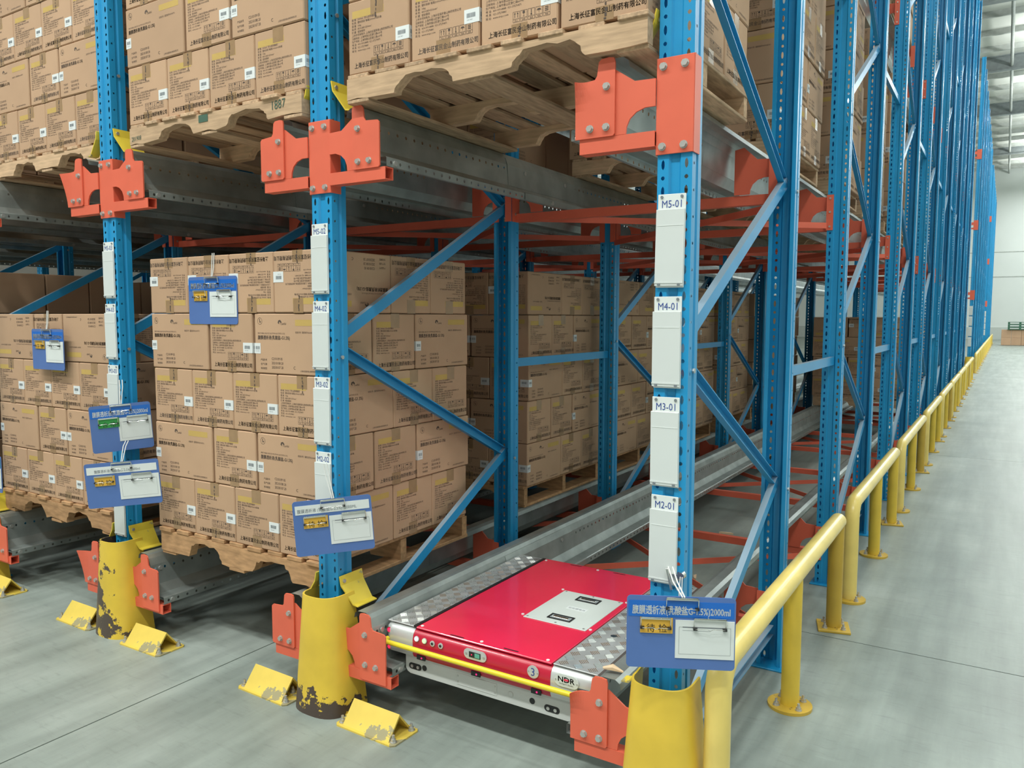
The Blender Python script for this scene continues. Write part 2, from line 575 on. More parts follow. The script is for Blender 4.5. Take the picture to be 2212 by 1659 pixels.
pip = MB().tube([(0.62, 15, CEIL - 0.45), (0.62, 65.9, CEIL - 0.45)], 0.06, 10).mesh('ceiling_pipe', ['roofsteel'], True)
thing('ceiling_pipe', 'long grey pipe running along the ceiling above the aisle', 'pipe', me=pip)
# ceiling luminaires that carry the lights
lum_body = MB().box(-0.85, 0.85, -0.3, 0.3, 0.03, 0.22).mesh('lamp_housing', ['roofsteel'])
lum_rod = MB().cyl((-0.6, 0, 0.22), 2, 0.012, CEIL - 10.8 - 0.22, 6).cyl((0.6, 0, 0.22), 2, 0.012, CEIL - 10.8 - 0.22, 6).mesh('hanger', ['roofsteel'])
for lx in (-12, -8, -4, 0, 4):
    for ly in (-1.1, -5.5, -10.0):
        t = thing('ceiling_lamp', 'long hanging warehouse lamp above the cross aisle', 'lamp', (lx, ly, 10.8), group='lamps over the cross aisle')
        inst('lamp_housing', lum_body, t)
        inst('hanger', lum_rod, t)
for ly in (3, 9, 15, 21, 27, 34, 41, 48, 56, 62):  # the last pair houses the lights added to brighten the far wall
    for lx in (2.6, 6.4):
        t = thing('ceiling_lamp', 'long hanging warehouse lamp above the side aisle', 'lamp', (lx, ly, 10.8), (0, 0, PI / 2), group='lamps over the side aisle')
        inst('lamp_housing', lum_body, t)
        inst('hanger', lum_rod, t)

# ------------------------------------------------------------------ rack geometry constants
BAY = 1.4            # row to row
ST = 1.267           # upright to upright along a lane
PW, PD = 0.104, 0.075
XC = PW / 2
H = 8.7
LEV = (0.115, 2.0, 3.885)    # reference height of the brackets of each level
ROWNAME = ['aisle side row', 'second row', 'third row', 'fourth row', 'fifth row', 'sixth row', 'seventh row']


def post_mesh(h):
    b = MB()
    a = 0.0375
    n = int(h / (2 * a))
    front = []
    side = []
    for i in range(n):
        front += [(a, 0.0052, 0.0145), (a, 0.0058, 0.0062)]
        side += [(a, 0.0042, 0.0046), (a, 0, 0)]
    w = 0.034
    # web: perforated strip, pressed groove, perforated strip
    b.perforated((-XC, 0, 0), (1, 0, 0), (0, 0, 1), w, front)
    b.perforated((XC - w, 0, 0), (1, 0, 0), (0, 0, 1), w, front)
    hh = n * 2 * a
    def strip(pts):
        for (x0, y0), (x1, y1) in zip(pts[:-1], pts[1:]):
            b.add([(x0, y0, 0), (x1, y1, 0), (x1, y1, hh), (x0, y0, hh)], [(0, 1, 2, 3)])
    strip([(-XC + w, 0), (-0.012, 0.007), (0.012, 0.007), (XC - w, 0)])
    # sides: perforated, stepped in, flange
    b.perforated((XC, 0, 0), (0, 1, 0), (0, 0, 1), 0.030, side)
    b.perforated((-XC, 0.030, 0), (0, -1, 0), (0, 0, 1), 0.030, side)
    for s in (1, -1):
        p = [(s * XC, 0.030), (s * (XC - 0.007), 0.036), (s * (XC - 0.007), 0.044), (s * XC, 0.050), (s * XC, PD), (s * (XC - 0.016), PD), (s * (XC - 0.016), PD - 0.010)]
        strip(p if s > 0 else p[::-1])
    return b.mesh('post', ['blue'])


POST = post_mesh(H)
BASE = MB().cbox(-0.075, 0.075, -0.03, 0.11, 0, 0.008, 0.002).mesh('base_plate', ['blue'])
BNUT = MB().cyl((0, 0, 0.008), 2, 0.008, 0.018, 6).mesh('anchor_nut', ['bolt'])
CPROF_OUT = [(0.0125, -0.0225), (0.0125, 0.0225), (-0.0125, 0.0225), (-0.0125, 0.0185), (0.0095, 0.0185), (0.0095, -0.0185), (-0.0125, -0.0185), (-0.0125, -0.0225)]
CPROF_IN = [(-a, b) for a, b in CPROF_OUT][::-1]
Y0B, Y1B = 0.045, ST + 0.03
BR_UP = MB().sweep((0, Y0B, 0), (0, Y1B, 0.665), CPROF_OUT, (1, 0, 0)).mesh('diagonal_brace', ['dusty_blue'])
BR_DN = MB().sweep((0, Y1B, 0), (0, Y0B, 0.605), CPROF_IN, (1, 0, 0)).mesh('diagonal_brace', ['dusty_blue'])
BR_HZ = MB().sweep((0, Y0B, 0), (0, Y1B, 0), CPROF_IN, (1, 0, 0)).mesh('horizontal_brace', ['dusty_blue'])
FBOLT = MB().cyl((XC + 0.0005, 0, 0), 0, 0.008, 0.006, 6).mesh('brace_bolt', ['bolt'])


def frame(x, y, label, group=None, detail=True):
    t = thing('rack_frame', label, 'rack frame', (x + XC, y, 0), group=group)
    inst('post', POST, t, (0, 0, 0.008))
    inst('post', POST, t, (0, ST + PD, 0.008), (0, 0, PI))
    inst('base_plate', BASE, t)
    inst('base_plate', BASE, t, (0, ST + PD, 0), (0, 0, PI))
    inst('horizontal_brace', BR_HZ, t, (0, 0, 0.16))
    z = 0.17
    k = 0
    while z < H - 0.7:
        if k % 2 == 0:
            inst('diagonal_brace', BR_DN if False else BR_UP, t, (0, 0, z)) if False else None
        k += 1
        break
    # zig-zag: F .17 -> R .78, R .78 -> F 1.38, F 1.40 -> R 2.06 ...
    z = 0.17
    up = True
    while z < H - 0.7:
        if up:
            inst('diagonal_brace', BR_UP, t, (0, 0, z))
            z += 0.655
        else:
            inst('diagonal_brace', BR_DN, t, (0, 0, z))
            z += 0.620
        up = not up
    inst('horizontal_brace', BR_HZ, t, (0, 0, z + 0.02))
    if detail:
        for zz in (1.385, 2.66):
            inst('brace_bolt', FBOLT, t, (0, 0.040, zz))
        for zz in (0.80, 2.07):
            inst('brace_bolt', FBOLT, t, (0, ST + 0.035, zz))
    return t


def row_x(i):
    return -BAY * i


NFR = {0: 8, 1: 6, 2: 5, 3: 5, 4: 3, 5: 2, 6: 2}
for i in range(7):
    for k in range(NFR[i]):
        frame(row_x(i), 2 * k * ST, 'blue perforated rack frame with zigzag braces, %s, %s from front' % (ROWNAME[i], ORD[k]))
# two more rack blocks further down the aisle, seen edge-on
for blk, (y0, nn, nm) in enumerate(((23.56, 6, 'second rack block'), (41.5, 6, 'furthest rack block'))):
    for k in range(nn):
        frame(0.0, y0 + 2 * k * ST, 'blue rack frame of the %s along the aisle, %s from front' % (nm, ORD[k]), detail=False)

SPACER = MB().sweep((0, ST + PD, 0), (0, 2 * ST, 0), CPROF_OUT, (1, 0, 0)).mesh('frame_spacer', ['dusty_blue'])
for i in range(4):
    for k in range(NFR[i] - 1):
        for z in ((1.30,) if i else (1.30, 3.30, 5.30)):
            hz = {1.30: 'chest height', 3.30: 'above the upper cartons', 5.30: 'high up'}[z]
            thing('frame_spacer', 'blue steel spacer joining rack frames, %s, %s gap, %s' % (ROWNAME[i], ORD[k], hz), 'spacer', (row_x(i) + XC, 2 * k * ST, z), me=SPACER)

# ------------------------------------------------------------------ brackets
def bolt_mesh(r=0.0095, h=0.008):
    b = MB().cyl((0, 0, 0), 1, r * 1.25, -0.0015, 12)
    b.cyl((0, -0.0015, 0), 1, r, -h, 6)
    return b.mesh('bolt', ['bolt'])


BOLT = bolt_mesh()
COVER = MB()
COVER.cbox(-0.0555, 0.0555, -0.008, -0.003, 0.005, 0.274, 0.0012)
COVER.box(-0.0565, -0.0528, -0.005, 0.046, 0.005, 0.274)
COVER.box(0.0528, 0.0565, -0.005, 0.046, 0.005, 0.274)
COVER = COVER.mesh('cover_plate', ['red'])
ARM_L = [(-0.255, 0.075), (-0.255, 0.20), (-0.20, 0.235), (-0.185, 0.262), (-0.179, 0.262), (-0.120, 0.222), (-0.0565, 0.220), (-0.0565, 0.143),
         (-0.088, 0.143), (-0.115, 0.134), (-0.135, 0.117), (-0.145, 0.095), (-0.147, 0.075)]
END_L = [(-0.309, 0.080), (-0.303, 0.074), (-0.186, 0.074), (-0.180, 0.080), (-0.180, 0.285), (-0.184, 0.297), (-0.200, 0.300), (-0.225, 0.298), (-0.233, 0.290), (-0.238, 0.252), (-0.245, 0.242), (-0.301, 0.238), (-0.309, 0.230)]
# note: x of these outlines is measured from the middle of the post


def sx(poly, s):
    return [(s * a, b) for a, b in poly]


def arm_mesh(s, y):
    return MB().prism(sx(ARM_L, s), 1, y - 0.006, y).mesh('arm_plate', ['red'])


def end_mesh(s, bend=0):
    if not bend:
        return MB().prism(sx(END_L, s), 1, -0.021, -0.015).mesh('end_plate', ['red'])
    # flat inner part plus an outer strip rolled towards the viewer
    flat = [(-0.262, 0.074), (-0.186, 0.074), (-0.180, 0.080), (-0.180, 0.285), (-0.184, 0.297), (-0.200, 0.300), (-0.225, 0.298), (-0.233, 0.290), (-0.238, 0.252), (-0.245, 0.242), (-0.262, 0.240)]
    b = MB().prism(sx(flat, s), 1, -0.021, -0.015)
    nx, nz = 6, 8
    g = []
    for i in range(nx + 1):
        for j in range(nz + 1):
            e = i / nx
            hz = j / nz
            c = hz ** 1.5 if bend == 1 else max(0.0, (hz - 0.45) / 0.55) ** 1.4
            x = -0.262 - 0.047 * e - (0.030 * c * e * e if bend == 1 else -0.012 * c * e * e)
            y = -0.021 - (0.020 if bend == 1 else 0.030) * c * e * e
            z = 0.074 + (0.240 - 0.074 - 0.004 * e) * hz
            g.append((s * x, y, z))
    m = nz + 1
    o = len(g)
    g2 = [(x, y + 0.006, z) for x, y, z in g]
    fs = []
    for i in range(nx):
        for j in range(nz):
            q = i * m + j
            fs.append((q, q + m, q + m + 1, q + 1))
            fs.append((o + q, o + q + 1, o + q + m + 1, o + q + m))
    for j in range(nz):
        q = nx * m + j
        fs.append((q, q + 1, o + q + 1, o + q))
    for i in range(nx):
        fs.append((i * m, o + i * m, o + (i + 1) * m, (i + 1) * m))
        q = i * m + nz
        fs.append((q, q + m, o + q + m, o + q))
    b.add(g + g2, fs)
    return b.mesh('end_plate', ['red'])


ARMS = {-1: arm_mesh(-1 * -1, -0.008), 1: arm_mesh(-1, -0.008)}
ENDS = {(-1, 0): end_mesh(1), (1, 0): end_mesh(-1), (-1, 1): end_mesh(1, 1), (-1, 2): end_mesh(1, 2)}


def tube_mesh(s):
    b = MB()
    x0, x1 = (-0.297, -0.0565) if s < 0 else (0.0565, 0.330)
    for (ya, yb, za, zb) in ((-0.015, -0.012, 0.030, 0.074), (0.026, 0.029, 0.030, 0.074), (-0.012, 0.026, 0.030, 0.033), (-0.012, 0.026, 0.071, 0.074)):
        b.box(x0, x1, ya, yb, za, zb)
    return b.mesh('square_tube', ['red'])


ENDS[(1, 3)] = MB().prism(sx([(-0.309, 0.040), (-0.186, 0.040), (-0.180, 0.046)] + END_L[4:], -1), 1, -0.021, -0.015).mesh('end_plate', ['red'])

TUBES = {-1: tube_mesh(-1), 1: tube_mesh(1)}
BPOS_L = [(-0.207, 0.218), (-0.260, 0.101), (-0.207, 0.101)]
BPOS_C = [(-0.036, 0.250), (0.028, 0.250), (-0.036, 0.027), (0.028, 0.027)]
LV = ['lower', 'upper', 'third level', 'fourth level']


def front_bracket(x, y, z, sides, label, bend=None, bolts=True):
    t = thing('rail_bracket', label, 'bracket', (x + XC, y, z))
    c = inst('cover_plate', COVER, t)
    if bolts:
        for (a, b) in BPOS_C:
            inst('bolt', BOLT, c, (a, -0.008, b))
    for s in sides:
        inst('arm_plate', ARMS[s], t)
        inst('square_tube', TUBES[s], t)
        e = inst('end_plate', ENDS[(s, (bend or {}).get(s, 0))], t)
        if bolts:
            for (a, b) in BPOS_L:
                inst('bolt', BOLT, e, (-s * a if s > 0 else a, -0.021, b))
    return t


for i, sides in enumerate(((-1,), (-1, 1), (-1, 1), (-1, 1))):
    pn = ['right hand front post', 'middle front post', 'left front post', 'front post at the left picture edge'][i]
    for l in (0, 1, 2):
        bend = {(0, 1): {-1: 2}, (2, 1): {-1: 1}, (2, 0): {-1: 1}, (0, 0): {-1: 2}}.get((i, l), {})
        if l == 0:
            bend = dict(bend)
            bend[1] = 3
        front_bracket(row_x(i), 0, LEV[l], sides, '%s orange red rail bracket bolted to the %s' % (LV[l], pn), bend)
for y0, nm in ((23.56, 'second rack block'), (41.5, 'furthest rack block')):
    for l in range(4):
        front_bracket(0.0, y0, LEV[0] + 1.885 * l + (0.06 * l if y0 < 30 else 0.1 * l), (-1,), 'small %s orange red bracket on front post of the %s' % (LV[l], nm), bolts=False)

# inner brackets: arms with an arch, a clamp strip on the post
ARM_IN = [(-0.215, 0.075), (-0.215, 0.268), (-0.175, 0.276), (-0.118, 0.222), (-0.0535, 0.218), (-0.0535, 0.143), (-0.088, 0.143), (-0.115, 0.134), (-0.135, 0.117), (-0.145, 0.095), (-0.147, 0.075)]
IN_ARM = {s: MB().prism(sx(ARM_IN, -s), 1, 0.0, 0.006).mesh('arm_plate', ['red']) for s in (-1, 1)}
IN_FL = {s: MB().box(min(s * 0.0535, s * 0.058), max(s * 0.0535, s * 0.058), -0.03, 0.035, 0.03, 0.225).box(min(s * 0.02, s * 0.056), max(s * 0.02, s * 0.056), -0.044, -0.038, 0.03, 0.225).mesh('clamp_strip', ['red']) for s in (-1, 1)}
# arms on each post need their sign fixed: outline is written for the left side
IN_ARM = {-1: MB().prism(ARM_IN, 1, 0.0, 0.006).mesh('arm_plate', ['red']), 1: MB().prism(sx(ARM_IN, -1), 1, 0.0, 0.006).mesh('arm_plate', ['red'])}
SBOLT = MB().cyl((0, -0.044, 0), 1, 0.006, -0.005, 6).mesh('bolt', ['bolt'])


def inner_bracket(x, y, z, sides, label, face=False):
    t = thing('rail_bracket', label, 'bracket', (x + XC, y + 0.037, z))
    for s in sides:
        inst('arm_plate', IN_ARM[s], t)
        c = inst('clamp_strip', IN_FL[s], t)
        if face:
            for zz in (0.05, 0.13, 0.205):
                inst('bolt', SBOLT, c, (s * 0.037, 0, zz))
    return t


for i in range(4):
    sides = (-1,) if i == 0 else (-1, 1)
    kmax = {0: 16, 1: 8, 2: 6, 3: 4}[i]
    for k in range(1, kmax):
        for l in (0, 1, 2):
            if l == 2 and i > 0 or (i > 1 and l == 0 and k > 3):
                continue
            inner_bracket(row_x(i), k * ST, LEV[l], sides, '%s orange red bracket on the %s post of the %s' % (LV[l], ORD[k], ROWNAME[i]), face=(k % 2 == 0 and i == 0))

# ------------------------------------------------------------------ pallet rails
def rail_mesh(L, s):
    b = MB()
    # outline left of a post (x from the middle of the post), z from bracket reference
    prof = [(-0.140, 0.268), (-0.145, 0.288), (-0.160, 0.298), (-0.200, 0.298), (-0.214, 0.294), (-0.222, 0.278), (-0.232, 0.245)]
    low = [(-0.236, 0.205), (-0.240, 0.150), (-0.258, 0.118), (-0.262, 0.110), (-0.326, 0.110), (-0.330, 0.106)]
    def strip(p):
        for (x0, z0), (x1, z1) in zip(p[:-1], p[1:]):
            q = [(-s * x0, 0, z0), (-s * x1, 0, z1), (-s * x1, L, z1), (-s * x0, L, z0)]
            b.add(q, [(0, 1, 2, 3)])
    strip(prof)
    strip(low)
    pitch = 0.05
    n = int(L / pitch)
    cells = [(pitch, 0.0065, 0.006)] * n
    web0, web1 = prof[-1], low[0]
    dx, dz = web1[0] - web0[0], web1[1] - web0[1]
    w = math.hypot(dx, dz)
    # web holes alternate so that the row is looser than on the lip
    b.perforated((-s * web0[0], 0, web0[1]), (-s * dx / w, 0, dz / w), (0, 1, 0), w, cells)
    b.perforated((s * 0.330, 0, 0.106), (0, 0, -1), (0, 1, 0), 0.030, cells)
    b.add([(s * 0.330, 0, 0.076), (s * 0.316, 0, 0.076), (s * 0.316, n * pitch, 0.076), (s * 0.330, n * pitch, 0.076)], [(0, 1, 2, 3)])
    m = b.mesh('pallet_rail', ['galv'])
    return m


RL0 = rail_mesh(19.2, -1)
RR0 = rail_mesh(19.2, 1)
# profile x was written for the left side; s=-1 keeps it, s=+1 mirrors it
RB = MB().cyl((0, 0, 0), 0, 0.010, 0.006, 10).mesh('rail_bolt', ['bolt'], True)
SPL = {}
for s in (-1, 1):
    p = [(-0.2335, 0.250), (-0.2375, 0.150)]
    b = MB()
    b.prism([(-s * -0.222, 0.276), (-s * -0.2335, 0.245), (-s * -0.2385, 0.150), (-s * -0.2415, 0.150), (-s * -0.2365, 0.245), (-s * -0.225, 0.276)], 1, 0.95, 1.62)
    b.prism([(-s * -0.326, 0.1105), (-s * -0.332, 0.1065), (-s * -0.332, 0.078), (-s * -0.3335, 0.078), (-s * -0.3335, 0.1075), (-s * -0.326, 0.1125)], 1, 0.95, 1.62)
    SPL[s] = b.mesh('splice_plate', ['galv'])
for i in range(7):
    for s in (-1, 1):
        if i == 0 and s == 1 or i == 6 and s == -1:
            continue
        for l in (0, 1, 2):
            if l == 0 and i > 4:
                continue
            side = 'left of' if s < 0 else 'right of'
            t = thing('pallet_rail', '%s galvanised pallet rail with punched lip, %s the %s' % (LV[l], side, ROWNAME[i]), 'rail', (row_x(i) + XC, -0.007, LEV[l]), me=RL0 if s < 0 else RR0)
            inst('splice_plate', SPL[s], t)
            for (yy, zz, xx) in ((0.05, 0.225, 0.2345), (1.10, 0.225, 0.2375), (1.5, 0.225, 0.2375), (0.045, 0.091, 0.330), (1.2, 0.091, 0.3335)):
                inst('rail_bolt', RB, t, (s * xx - (0.006 if s < 0 else 0), yy, zz))

# cross beams between rows and flat X bracing in the gaps
XB = MB()
for (ya, yb, za, zb) in ((-0.02, -0.017, 0.030, 0.072), (0.017, 0.020, 0.030, 0.072), (-0.017, 0.017, 0.030, 0.033), (-0.017, 0.017, 0.069, 0.072)):
    XB.box(-BAY + XC + 0.002, -XC - 0.002, ya, yb, za, zb)
XB = XB.mesh('cross_beam', ['red'])
LANE = ['right lane', 'middle lane', 'left lane', 'fourth lane', 'fifth lane', 'sixth lane']
for ln in range(3):
    for l in (0, 1):
        for k in range(1, (12 if ln == 0 else 6)):
            if l == 0 and ln > 0 and k > 3:
                continue
            thing('cross_beam', '%s red square tube across the %s at its %s pair of posts' % (LV[l], LANE[ln], ORD[k]), 'beam', (row_x(ln) + XC, k * ST + 0.065, LEV[l]), me=XB)
        for g in range(0, 4 if ln == 0 else 2):
            ya, yb = (2 * g + 1) * ST + 0.10, (2 * g + 2) * ST - 0.01
            for s in (0, 1):
                x0, x1 = (-BAY + 2 * XC, 0.0)
                p0, p1 = ((x0 + 0.002, ya, 0.056), (x1 - 0.002, yb, 0.056)) if s == 0 else ((x1 - 0.002, ya, 0.022), (x0 + 0.002, yb, 0.022))
                b = MB().sweep(p0, p1, [(0.016, -0.003), (0.016, 0.003), (-0.016, 0.003), (-0.016, -0.003)], (0, 0, 1))
                thing('brace_bar', '%s flat red bracing bar running %s across %s, %s gap' % (LV[l], ('left to right', 'right to left')[s], LANE[ln], ORD[g]), 'brace', (row_x(ln), 0, LEV[l]), me=b.mesh('brace_bar', ['red']))

# ------------------------------------------------------------------ label holders on the front posts
HOLD_PL = MB().cbox(0, 0.084, -0.004, -0.001, 0, 0.266, 0.001).mesh('backing_plate', ['plastic'])
SLV = MB().cbox(-0.003, 0.083, -0.009, -0.004, 0.004, 0.223, 0.0012).box(-0.003, 0.083, -0.0105, -0.009, 0.012, 0.016).mesh('clear_sleeve', ['sleeve'])
FOLD = MB().box(0.002, 0.079, -0.0098, -0.009, 0.176, 0.1775).mesh('sleeve_fold', ['plastic'])
SCR = MB().cyl((0, -0.004, 0), 1, 0.0042, -0.003, 8).mesh('screw', ['greyink'])


def holder(x, z, txt, label, group=None, tilt=0.0, y=-0.002):
    t = thing('label_holder', label, 'label', (x, y, z), (0, tilt, 0), group=group)
    inst('backing_plate', HOLD_PL, t)
    inst('clear_sleeve', SLV, t)
    inst('sleeve_fold', FOLD, t)
    for (a, b) in ((0.012, 0.258), (0.072, 0.258), (0.011, 0.008), (0.071, 0.008)):
        inst('screw', SCR, t, (a, -0.006 if b < 0.1 else 0, b))
    if txt:
        b = MB().text(txt, 0.030, ((0.042, -0.004, 0.2275), (1, 0, 0), (0, 0, 1)), align='CENTER', sx=0.84)
        inst('location_code', b.mesh('location_code', ['blueink']), t)
    return t


for i in range(3):
    for q, lv in enumerate((5, 4, 3, 2)):
        zt = 1.893 - 0.2925 * q
        code = 'M%d-%02d' % (lv, i + 1)
        if i == 2 and lv == 2:
            continue
        holder(row_x(i) + (0.003 if q == 0 else 0.0), zt - 0.266, code, 'white location label holder reading %s on blue post' % code, tilt=0.012 if q == 0 and i == 0 else random.uniform(-0.008, 0.008))
holder(row_x(2) + 0.012, 0.47, 'M2-03', 'lowest white label holder, half hidden below the clipboards on the left post')
for y0, nm in ((23.56, 'second'), (41.5, 'furthest')):
    for q in range(4):
        holder(0.0, 1.893 - 0.2925 * q - 0.266, '', 'blank white label holder on front post of the %s rack block, %s from top' % (nm, ORD[q]), y=y0 - 0.002)

# ------------------------------------------------------------------ yellow entry guides beside the front posts
def guide_mesh(s):
    b = MB()
    t = 0.004
    x0, x1 = 0.056, 0.150
    prof = [(x0, 0.415), (x0, 0.330), (x1, 0.300), (x1 + 0.055, 0.300)]
    # a plate that leaves the post, slopes out to the rail top and ends in a flat foot
    prof = [(0.056, 0.412), (0.064, 0.375), (0.112, 0.303), (0.138, 0.300), (0.138, 0.304), (0.114, 0.308), (0.068, 0.378), (0.060, 0.414)]
    pts = []
    n = len(prof)
    ya = [0.000, 0.000, 0.016, 0.016, 0.016, 0.016, 0.0, 0.0]
    yb = [0.125] * 8 if s > 0 else [0.030] * 8
    if s < 0:
        ya = [-0.012] * 8
    vs = [(s * p[0], a, p[1]) for p, a in zip(prof, ya)] + [(s * p[0], a, p[1]) for p, a in zip(prof, yb)]
    fs = [(i, (i + 1) % n, n + (i + 1) % n, n + i) for i in range(n)] + [tuple(range(n))[::-1], tuple(range(n, 2 * n))]
    if s < 0:
        fs = [tuple(f)[::-1] for f in fs]
    b.add(vs, fs)
    return b.mesh('guide_plate', ['guide'])


GD = {-1: guide_mesh(-1), 1: guide_mesh(1)}
GB = MB().tube([(0, 0, 0), (0.008, 0, 0)], 0.008, 6).mesh('guide_bolt', ['bolt'])
PNAME = ['right hand front post', 'middle front post', 'left front post', 'front post at the left picture edge']
for i in range(4):
    for s in (-1, 1):
        if (i == 0 and s > 0) or (i == 3 and s < 0):
            continue
        for l in (0, 1):
            t = thing('pallet_guide', '%s bent yellow pallet guide %s the %s' % (LV[l], 'left of' if s < 0 else 'right of', PNAME[i]), 'guide', (row_x(i) + XC, 0, LEV[l]))
            inst('guide_plate', GD[s], t)
            inst('guide_bolt', GB, t, (s * 0.062 - (0.004 if s < 0 else 0.0), 0.018, 0.392))

# ------------------------------------------------------------------ column guards and floor chocks
def guard_mesh(mat, seed):
    rnd = random.Random(seed)
    b = MB()
    nz, na = 10, 18
    t = 0.006
    outer, inner = [], []
    for iz in range(nz + 1):
        f = iz / nz
        z = 0.455 * f
        hw = 0.128 + (0.094 - 0.128) * f
        dep = 0.115 + (0.085 - 0.115) * f
        back = 0.075 - 0.03 * f
        path = [(-hw, back)]
        for ia in range(na + 1):
            a = PI + PI * ia / na
            cx, cy = math.cos(a), math.sin(a)
            # squarish U
            ex = abs(cx) ** 0.75 * (1 if cx > 0 else -1)
            ey = abs(cy) ** 0.75 * -1
            path.append((hw * ex, -0.005 + dep * ey))
        path.append((hw, back))
        top = z
        for j, (x, y) in enumerate(path):
            zz = z + (0.012 * (j / len(path)) if iz == nz else 0)
            outer.append((x, y, zz))
            k = (hw - t) / hw
            inner.append((x * k, y + (t if j not in (0, len(path) - 1) else 0) * (1 if y < 0 else 0), zz))
    n = na + 3
    o = len(outer)
    fs = []
    for iz in range(nz):
        for j in range(n - 1):
            a = iz * n + j
            fs.append((a, a + 1, a + n + 1, a + n))
            fs.append((o + a, o + a + n, o + a + n + 1, o + a + 1))
    for j in range(n - 1):
        a = nz * n + j
        fs.append((a, a + 1, o + a + 1, o + a))
        fs.append((j, o + j, o + j + 1, j + 1))
    for iz in range(nz):
        a = iz * n
        fs.append((a, a + n, o + a + n, o + a))
        a = iz * n + n - 1
        fs.append((a, o + a, o + a + n, a + n))
    b.add(outer + inner, fs)
    return b.mesh('guard_shell', [mat], True)


FOOT = MB().cbox(-0.04, 0.04, -0.028, 0.028, 0, 0.008, 0.002).mesh('foot_plate', ['chock'])
ANCH = MB().cyl((0, 0, 0), 2, 0.013, 0.003, 12).cyl((0, 0, 0.003), 2, 0.010, 0.010, 6).cyl((0, 0, 0.013), 2, 0.0055, 0.014, 8).mesh('anchor_bolt', ['bolt'])
for i, (mt, lb) in enumerate((('guard_a', 'yellow curved column guard with few scratches at the right front post'), ('guard_b', 'yellow curved column guard with bare brown foot at the middle post'),
                              ('guard_c', 'heavily flaked yellow and brown column guard at the left post'), ('guard_a', 'yellow column guard at the left picture edge'))):
    t = thing('column_guard', lb, 'column guard', (row_x(i) + XC, 0.0, 0))
    inst('guard_shell', guard_mesh(mt, i), t)
    for s in (-1, 1):
        p = inst('foot_plate', FOOT, t, (s * 0.165, -0.02, 0))
        inst('anchor_bolt', ANCH, p, (s * 0.018, -0.012, 0.008))
t = thing('column_guard', 'small yellow column guard at front post of the second rack block', 'column guard', (XC, 23.56, 0))
inst('guard_shell', guard_mesh('guard_a', 9), t)


def chock_mesh():
    b = MB()
    L = 0.23
    t = 0.006
    pr = [(-0.062, 0.006), (0.0, 0.085), (0.062, 0.006), (0.054, 0.006), (0.0, 0.0745), (-0.054, 0.006)]
    b.prism(pr, 0, -L / 2, L / 2)
    return b.mesh('ridge_plate', ['chock'], False)


CH_R = chock_mesh()
CH_B = MB().prism([(-0.148, -0.062), (-0.135, -0.075), (0.135, -0.075), (0.148, -0.062), (0.148, 0.062), (0.135, 0.075), (-0.135, 0.075), (-0.148, 0.062)], 2, 0, 0.006).mesh('base_plate', ['chock'])
for i in range(4):
    for s in (-1, 1):
        if i == 0 or (i == 3 and s < 0):
            continue
        cx = row_x(i) + (0.338 if s > 0 else -0.222)
        lab = 'yellow ridged floor chock bolted down %s the %s' % ('right of' if s > 0 else 'left of', ['', 'middle column guard', 'flaked left column guard', 'guard at the left picture edge'][i])
        t = thing('floor_chock', lab, 'chock', (cx, -0.048, 0), (0, 0, random.uniform(-0.03, 0.03)))
        inst('base_plate', CH_B, t)
        inst('ridge_plate', CH_R, t)
        for (a, c) in ((-0.128, -0.05), (0.128, -0.05), (0.128, 0.05), (-0.128, 0.05)):
            inst('anchor_bolt', ANCH, t, (a, c, 0.006))

# ------------------------------------------------------------------ pallets
def ragged(poly_pts, amp, rnd):
    return [(x + rnd.uniform(-amp, amp) * 0.6, z + rnd.uniform(-amp, amp)) for x, z in poly_pts]


def stringer_mesh(L, seed, rough, mat='wood_x', th=0.04):
    """board on edge with two fork notches; x 0..L, z .016..0.104"""
    rnd = random.Random(seed)
    zb, zt = 0.014, 0.0935
    low = [(0.0, zb)]
    def notch(xa, xb):
        h = zb + 0.053
        pts = [(xa, zb), (xa + 0.012, zb + 0.018), (xa + 0.026, h - 0.014), (xa + 0.050, h), ((xa + xb) / 2, h + 0.003), (xb - 0.050, h), (xb - 0.026, h - 0.014), (xb - 0.012, zb + 0.018), (xb, zb)]
        dens = []
        for p, q in zip(pts[:-1], pts[1:]):
            dens.append(p)
            if rough > 0.002:
                dens.append(((p[0] + q[0]) / 2, (p[1] + q[1]) / 2))
        dens.append(pts[-1])
        return ragged(dens, rough, rnd)
    low += ragged([(L * 0.04, zb), (L * 0.08, zb)], rough, rnd) + notch(L * 0.19, L * 0.41)
    low += ragged([(L * 0.46, zb), (L * 0.5, zb), (L * 0.54, zb)], rough, rnd) + notch(L * 0.60, L * 0.83)
    low += ragged([(L * 0.9, zb), (L * 0.95, zb)], rough, rnd) + [(L, zb)]
    low = [(x, max(zb - 0.004, z)) for x, z in low]
    top = [(L, zt), (0, zt)]
    return MB().prism(low + top, 1, 0, th).mesh('stringer', [mat])


DECKB = [MB().cbox(0, w, 0, 1.0, 0.0935, 0.109, 0.002).mesh('deck_board', ['wood_y']) for w in (0.085, 0.095, 0.075)]
BOTB = MB().cbox(0, 0.10, 0, 1.0, 0.0, 0.014, 0.002).mesh('bottom_board', ['wood_y'])
DECKO = MB().cbox(0, 0.088, 0, 1.0, 0.0935, 0.109, 0.002).mesh('deck_board', ['wood_o'])
BOTO = MB().cbox(0, 0.10, 0, 1.0, 0.0, 0.014, 0.002).mesh('bottom_board', ['wood_o'])
_strg = {}


